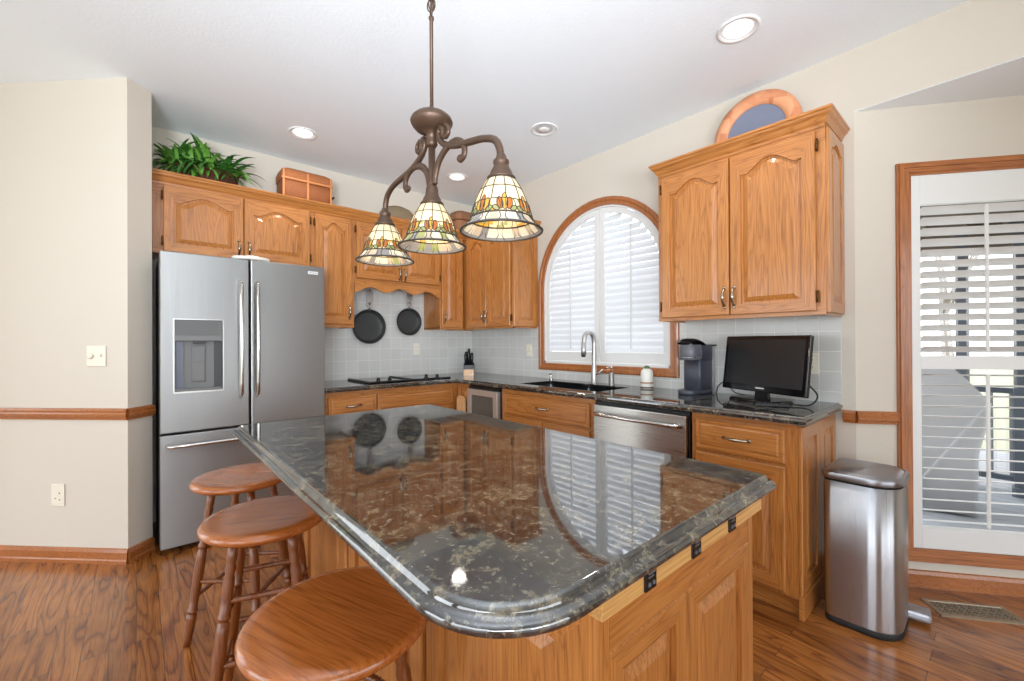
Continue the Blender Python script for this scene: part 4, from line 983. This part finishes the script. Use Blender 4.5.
        for k in range(24):
            th = 2*PI*k/24; d = .13*(1 if k % 2 else -1)
            tube(bm, [SP(th, .0), SP(th+d*.6, .10), SP(th+d*.2, .22)], .0014, 4)
            tube(bm, [SP(th, .22), SP(th+d*.5, .30), SP(th+d*.3, .40), SP(th-.02, .48)], .0013, 4)
        fl = B()
        for k in range(8):
            th = 2*PI*k/8+.2; col = 1 if k % 3 != 1 else 2
            for (dt, hw, h0, h1, lean, c) in ((-.13, .10, .26, .50, -.06, col), (.13, .10, .26, .50, .06, col), (0, .10, .25, .58, 0, 2 if col == 1 else 1), (-.24, .10, .23, .34, -.08, 3), (.24, .10, .23, .34, .08, 3)):
                out = []
                for j in range(14):
                    a = 2*PI*j/14; hh = (h0+h1)/2+(h1-h0)/2*math.sin(a); out.append(SP(th+dt+lean*(hh-h0)/(h1-h0)+hw*math.cos(a), hh, .0016))
                f = fl.faces.new([fl.verts.new(p) for p in out]); f.material_index = c
                tube(bm, out+[out[0]], .0015, 4)
        obj('tulip_panels', fl, mats, sh); obj('came_lines', bm, M['lead'], sh)
        l = bpy.data.lights.new('chandelier_bulb', 'POINT'); l.energy = .7; l.color = (1, .82, .58); l.shadow_soft_size = .02
        o = bpy.data.objects.new('chandelier_bulb_light', l); C.objects.link(o); o.location = (cx, cy+y, 1.600)
chandelier()

# ================================================================= RECESSED LIGHTS
def downlight(x, y, r, on, label):
    t = thing('recessed_light', label, 'ceiling light', (x, y, HC), 0, 'recessed ceiling lights')
    bm = B(); lathe(bm, [(r, 0), (r, -.004), (r-.006, -.008), (r*.86, -.006), (r*.66, .010), (r*.64, .011)], n=36, cap0=False, cap1=False); obj('trim_ring', bm, M['white'], t)
    bm = B(); lathe(bm, [(r*.68, -.0010), (r*.3, -.003)], n=30, cap0=False); obj('lens', bm, emit('lit_lens', (1, .97, .92, 1), 3.0) if on else mat('unlit_lens', srgb(205, 205, 202), .4), t)
    if not on:
        bm = B(); lathe(bm, [(r*.42, -.004), (r*.40, -.010), (r*.15, -.012)], n=24); obj('eyeball', bm, mat('eyeball_white', srgb(228, 228, 226), .3), t)
    if on:
        l = bpy.data.lights.new('downlight', 'SPOT'); l.energy = 11; l.spot_size = math.radians(140); l.spot_blend = .8; l.shadow_soft_size = .06; l.color = (1, .93, .82)
        o = bpy.data.objects.new('downlight_beam', l); C.objects.link(o); o.location = (x, y, HC-.02)
downlight(-.608, -3.06, .095, True, 'large lit recessed ceiling light nearest the right cabinet and nook')
downlight(-1.913, -.576, .095, True, 'lit recessed ceiling light above the refrigerator cabinets')
downlight(-.627, -1.755, .095, False, 'dim recessed ceiling light in front of the arched window')
downlight(-.602, -.609, .095, True, 'lit recessed ceiling light in the far corner behind the chandelier')

# ================================================================= STOOLS
def stool():
    t = thing('bar_stool', 'round wooden stool nearest the camera beside the island corner', 'stool', (0, 0, 0), 0, 'wooden stools at the island')
    zt = .662; r = .194
    bm = B(); lathe(bm, [(.10, zt-.040), (r-.035, zt-.038), (r-.010, zt-.032), (r, zt-.022), (r+.001, zt-.014), (r-.004, zt-.005), (r-.012, zt-.001), (r-.03, zt), (r*.5, zt-.004), (r*.1, zt-.005)], n=56); obj('seat', bm, STOOL_TOP, t)
    A = []
    for k in range(4):
        a = PI/4+PI/2*k; top = Vector((.115*math.cos(a), .115*math.sin(a), zt-.038)); bot = Vector((.205*math.cos(a), .205*math.sin(a), 0)); A.append((top, bot))
        K = [(0, .0135), (.04, .015), (.10, .017), (.17, .0185), (.19, .0185), (.195, .0145), (.205, .0145), (.21, .019), (.225, .019), (.23, .0150), (.30, .0165), (.42, .019), (.55, .018), (.60, .0165), (.605, .0135), (.615, .0135), (.62, .018), (.635, .018), (.64, .0145), (.72, .0165), (.80, .0165), (.83, .0125), (.86, .0165), (.88, .0125), (.90, .0150), (1.0, .0145)]
        bm = B(); tube(bm, [bot.lerp(top, q) for q, _ in K], [w for _, w in K], 14); obj('leg', bm, STOOL_LEG, t)
    for q, pairs in ((.30, ((0, 1), (2, 3))), (.40, ((1, 2), (3, 0))), (.60, ((0, 1), (2, 3))), (.70, ((1, 2), (3, 0)))):
        for i, j in pairs:
            p0 = A[i][1].lerp(A[i][0], q); p1 = A[j][1].lerp(A[j][0], q)
            K = [(0, .007), (.12, .0085), (.30, .010), (.42, .009), (.43, .007), (.45, .0115), (.47, .007), (.5, .012), (.53, .007), (.55, .0115), (.57, .007), (.58, .009), (.70, .010), (.88, .0085), (1, .007)]
            bm = B(); tube(bm, [p0.lerp(p1, s) for s, _ in K], [w for _, w in K], 10); obj('stretcher', bm, STOOL_LEG, t)
    return t
st = stool(); st.location = (-2.480, -2.935, 0); st.rotation_euler = (0, 0, math.radians(20))
dup(st, (-2.480, -2.225, 0), math.radians(72), 'middle round wooden stool of the three on the left of the island')
dup(st, (-2.460, -1.655, 0), math.radians(50), 'round wooden stool farthest away, nearest the refrigerator')

# ================================================================= TRASH CAN
def bin_():
    t = thing('trash_can', 'tall brushed-steel step bin on the floor beside the right cabinet', 'trash can', (-.340, -3.494, 0), 0)
    def outline(s, o=0):
        # flat-ish back towards +y(cabinet), strongly rounded towards -y and +x
        P = []; hx, hy = .165, .130
        for cx, cy, r, st in ((.165-.105, -.130+.105, .105, -PI/2), (.165-.035, .130-.035, .035, 0), (-.165+.035, .130-.035, .035, PI/2), (-.165+.105, -.130+.105, .105, PI)):
            for k in range(11): P.append(((cx+max(r+o, .003)*math.cos(st+PI/2*k/10))*s, (cy+max(r+o, .003)*math.sin(st+PI/2*k/10))*s))
        return P
    bm = B(); loft(bm, [[(x, y, z) for x, y in outline(1, o)] for o, z in ((-.004, 0), (-.001, .004), (-.001, .026), (-.006, .028))]); obj('base', bm, M['rubber'], t)
    bm = B(); loft(bm, [[(x, y, z) for x, y in outline(1, o)] for o, z in ((-.003, .026), (-.001, .034), (0, .3), (.001, .627))]); obj('body', bm, M['can'], t)
    bm = B(); loft(bm, [[(x, y, z) for x, y in outline(1, o)] for o, z in ((-.002, .627), (-.002, .637))]); obj('rim', bm, M['rubber'], t)
    bm = B(); loft(bm, [[(x, y, z) for x, y in outline(1, o)] for o, z in ((.002, .637), (.006, .640), (.006, .657), (.002, .664), (-.004, .666), (-.008, .663), (-.012, .666), (-.022, .670), (-.031, .672))]); obj('lid', bm, M['steel_lid'], t)
    bm = B(); bx(bm, -.05, .05, .120, .136, .57, .612, .003); obj('hinge', bm, M['rubber'], t)
    bm = B(); T = Matrix.Translation((.125, -.112, .0)) @ Matrix.Rotation(math.radians(-82), 4, 'Z')
    bx(bm, -.01, .085, -.040, .040, .016, .054, .012)
    for v in bm.verts: v.co = T @ v.co
    obj('pedal', bm, M['steel_lid'], t)
M['steel_lid'] = steel_material('brushed_steel_lid', 0, srgb(170, 172, 178), .36)
bin_()

# ================================================================= FLOOR REGISTER
def register():
    p = [Vector((.000, -3.640, 0)), Vector((.110, -3.985, 0))]
    a = math.atan2(ND.y, ND.x)
    t = thing('floor_register', 'ornate cut-out metal floor vent beneath the tall nook window', 'floor vent', (.065, -3.805, 0), a)
    hx, hy = .165, .068; bm = B()
    def r(i, z): return [(-hx+i, -hy+i, z), (hx-i, -hy+i, z), (hx-i, hy-i, z), (-hx+i, hy-i, z)]
    loft(bm, [r(0, 0), r(0, .003), r(.004, .006), r(.020, .006), r(.022, .002)], cap0=False, cap1=False, smooth=False)
    nx, ny = 10, 3
    for i in range(nx):
        for j in range(ny):
            x = -hx+.022+(2*hx-.044)*(i+.5)/nx; y = -hy+.022+(2*hy-.044)*(j+.5)/ny
            tube(bm, [(x+.0135*math.cos(q), y+.0125*math.sin(q), .0045) for q in [2*PI*k/10 for k in range(11)]], .0022, 4)
            for q in (PI/4, 3*PI/4): tube(bm, [(x-.011*math.cos(q), y-.011*math.sin(q), .0045), (x+.011*math.cos(q), y+.011*math.sin(q), .0045)], .0015, 4)
    obj('grille', bm, mat('nickel_bronze_register', srgb(170, 156, 136), .35, .8), t)
    bm = B(); bx(bm, -hx+.018, hx-.018, -hy+.018, hy-.018, .0005, .0015); obj('damper', bm, M['rubber'], t)
register()

# ================================================================= WALL PLATES
def plate(name, loc, rz, w, h, label, cat, kind):
    t = thing(name, label, cat, loc, rz)
    bm = B(); bx(bm, -w/2, w/2, -.006, 0, -h/2, h/2, .0025); obj('plate', bm, M['plate'], t)
    if kind == 'switch':
        bm = B(); T = Matrix.Translation((-w/4, -.006, 0)) @ Matrix.Rotation(PI/2, 4, 'X'); lathe(bm, [(.017, 0), (.016, .010), (.012, .012)], n=18, T=T); obj('dimmer_knob', bm, M['plate'], t)
        bm = B(); bx(bm, w/4-.006, w/4+.006, -.014, -.005, -.006, .012, .002); obj('toggle', bm, M['plate'], t)
    if kind == 'outlet':
        for s in (-1, 1):
            bm = B(); bx(bm, -.017, .017, -.008, -.005, s*.020-.013, s*.020+.013, .003); so = obj('socket', bm, M['plate'], t)
            bm = B(); bx(bm, -.008, -.006, -.0085, -.0075, s*.02-.005, s*.02+.005); bx(bm, .006, .008, -.0085, -.0075, s*.02-.005, s*.02+.005); obj('slot', bm, M['black'], so)
    if kind == 'jack':
        for x, z in ((.012, .012), (-.012, -.018), (.014, -.026)):
            bm = B(); T = Matrix.Translation((x, -.006, z)) @ Matrix.Rotation(PI/2, 4, 'X'); lathe(bm, [(.004, 0), (.003, .002)], n=10, T=T); obj('screw', bm, M['black'] if x > 0 else M['pewter'], t)
q = P0+dg*.187+do*.001; plate('light_switch', (q.x, q.y, 1.178), math.radians(-45), .115, .117, 'almond double light switch with round dimmer on the left wall', 'switch', 'switch')
q = P0+dg*.425+do*.001; plate('wall_jack', (q.x, q.y, .380), math.radians(-45), .080, .125, 'almond blank cable plate low on the left wall', 'wall plate', 'jack')
plate('outlet', (-.700, -.007, 1.180), 0, .072, .117, 'almond outlet on the backsplash below the smaller pan', 'outlet', 'outlet')
plate('light_switch', (-.007, -.94, 1.165), RW, .075, .117, 'almond switch plate on the backsplash left of arched window', 'switch', 'switch')
plate('outlet', (-.007, -3.205, 1.12), RW, .072, .117, 'outlet on the backsplash at the right edge of the television', 'outlet', 'outlet')

# ================================================================= OUTSIDE (beyond the nook window)
deckm = mat('grey_deck_board', srgb(160, 164, 170), .7)
bm = B()
for k in range(30): bx(bm, .95+k*.145, .95+k*.145+.138, -6.5, -.4, -.20, -.16)
struct('deck_floor', bm, deckm)
bm = B(); bx(bm, -40, 60, -40, 40, -.60, -.55); struct('ground', bm, mat('winter_lawn', srgb(150, 148, 126), .9))
bm = B(); bx(bm, .9, 3.4, -6.5, -2.9, 2.36, 2.46)
for k in range(14): bx(bm, .9, 3.4, -6.3+k*.26, -6.26+k*.26, 2.30, 2.36)
bx(bm, 3.3, 3.4, -6.5, -2.9, 2.12, 2.36)
struct('porch_roof', bm, mat('porch_soffit', srgb(128, 118, 104), .8))
t = thing('deck_railing', 'dark grey deck railing seen through the lower nook window', 'railing', (3.35, -4.4, -.16))
gm = mat('dark_grey_rail', srgb(92, 100, 110), .6)
bm = B(); bx(bm, -.03, .03, -2.1, 1.9, .90, .95); bx(bm, -.02, .02, -2.1, 1.9, .08, .13); obj('rail', bm, gm, t)
for k in range(30): 
    bm = B(); bx(bm, -.015, .015, -2.05+k*.13, -2.02+k*.13, .1, .91); obj('baluster', bm, gm, t)
for y, l in ((-3.66, 'slim grey porch post seen through the upper nook window'), (-4.02, 'dark porch post near the right edge of the nook window')):
    t = thing('porch_post', l, 'post', (3.12, y, -.16)); bm = B(); bx(bm, -.045, .045, -.045, .045, 0, 2.46, .004); bx(bm, -.06, .06, -.06, .06, 0, .08, .004); obj('post', bm, gm, t)
t = thing('covered_grill', 'barbecue grill under a grey cover outside the nook window', 'grill', (2.35, -3.45, -.16), .3)
bm = B(); r = lambda sx, sy, z: [(x*sx, y*sy, z) for x, y in rrect(-.30, .30, -.42, .42, (.06,)*4, 0)]
loft(bm, [r(1, .62, .02), r(.9, .66, .5), r(.9, .80, .78), r(.86, .84, .90), r(.62, .52, 1.10), r(.4, .36, 1.18)]); obj('cover', bm, mat('grey_vinyl_cover', srgb(186, 188, 192), .6), t)
bm = B(); tube(bm, [(-.31, -.3, .9), (-.32, 0, .4), (-.31, .2, .08)], .008, 6); obj('strap', bm, mat('pale_strap', srgb(196, 200, 206), .5), t)
bm = B(); bx(bm, 3.5, 5.5, -6.5, -4.17, -.55, 3.0)
for k in range(20): bx(bm, 3.49, 3.51, -6.5, -4.17, -.5+k*.17, -.495+k*.17+.006)
struct('neighbour_wall', bm, mat('tan_siding', srgb(168, 134, 84), .8))
def tree(x, y, h, label):
    t = thing('bare_tree', label, 'tree', (x, y, -.55)); rnd = random.Random(int(x*10+y)); bm = B()
    def br(p, v, L, r, d):
        q = p+v*L; tube(bm, [p, p.lerp(q, .5)+Vector((rnd.uniform(-.05, .05)*L, rnd.uniform(-.05, .05)*L, 0)), q], [r, r*.8, r*.6], 6)
        if d == 0: return
        for k in range(3):
            w_ = (v+Vector((rnd.uniform(-.7, .7), rnd.uniform(-.7, .7), rnd.uniform(-.1, .5)))).normalized(); br(q, w_, L*.68, r*.6, d-1)
    br(Vector((0, 0, 0)), Vector((0, 0, 1)), h*.35, .16, 5); obj('branches', bm, mat('grey_bark', srgb(150, 142, 134), .9), t)
tree(12, -3.0, 7, 'bare winter tree far beyond the nook window')
tree(9, -1.4, 6, 'bare winter tree outside the arched window')
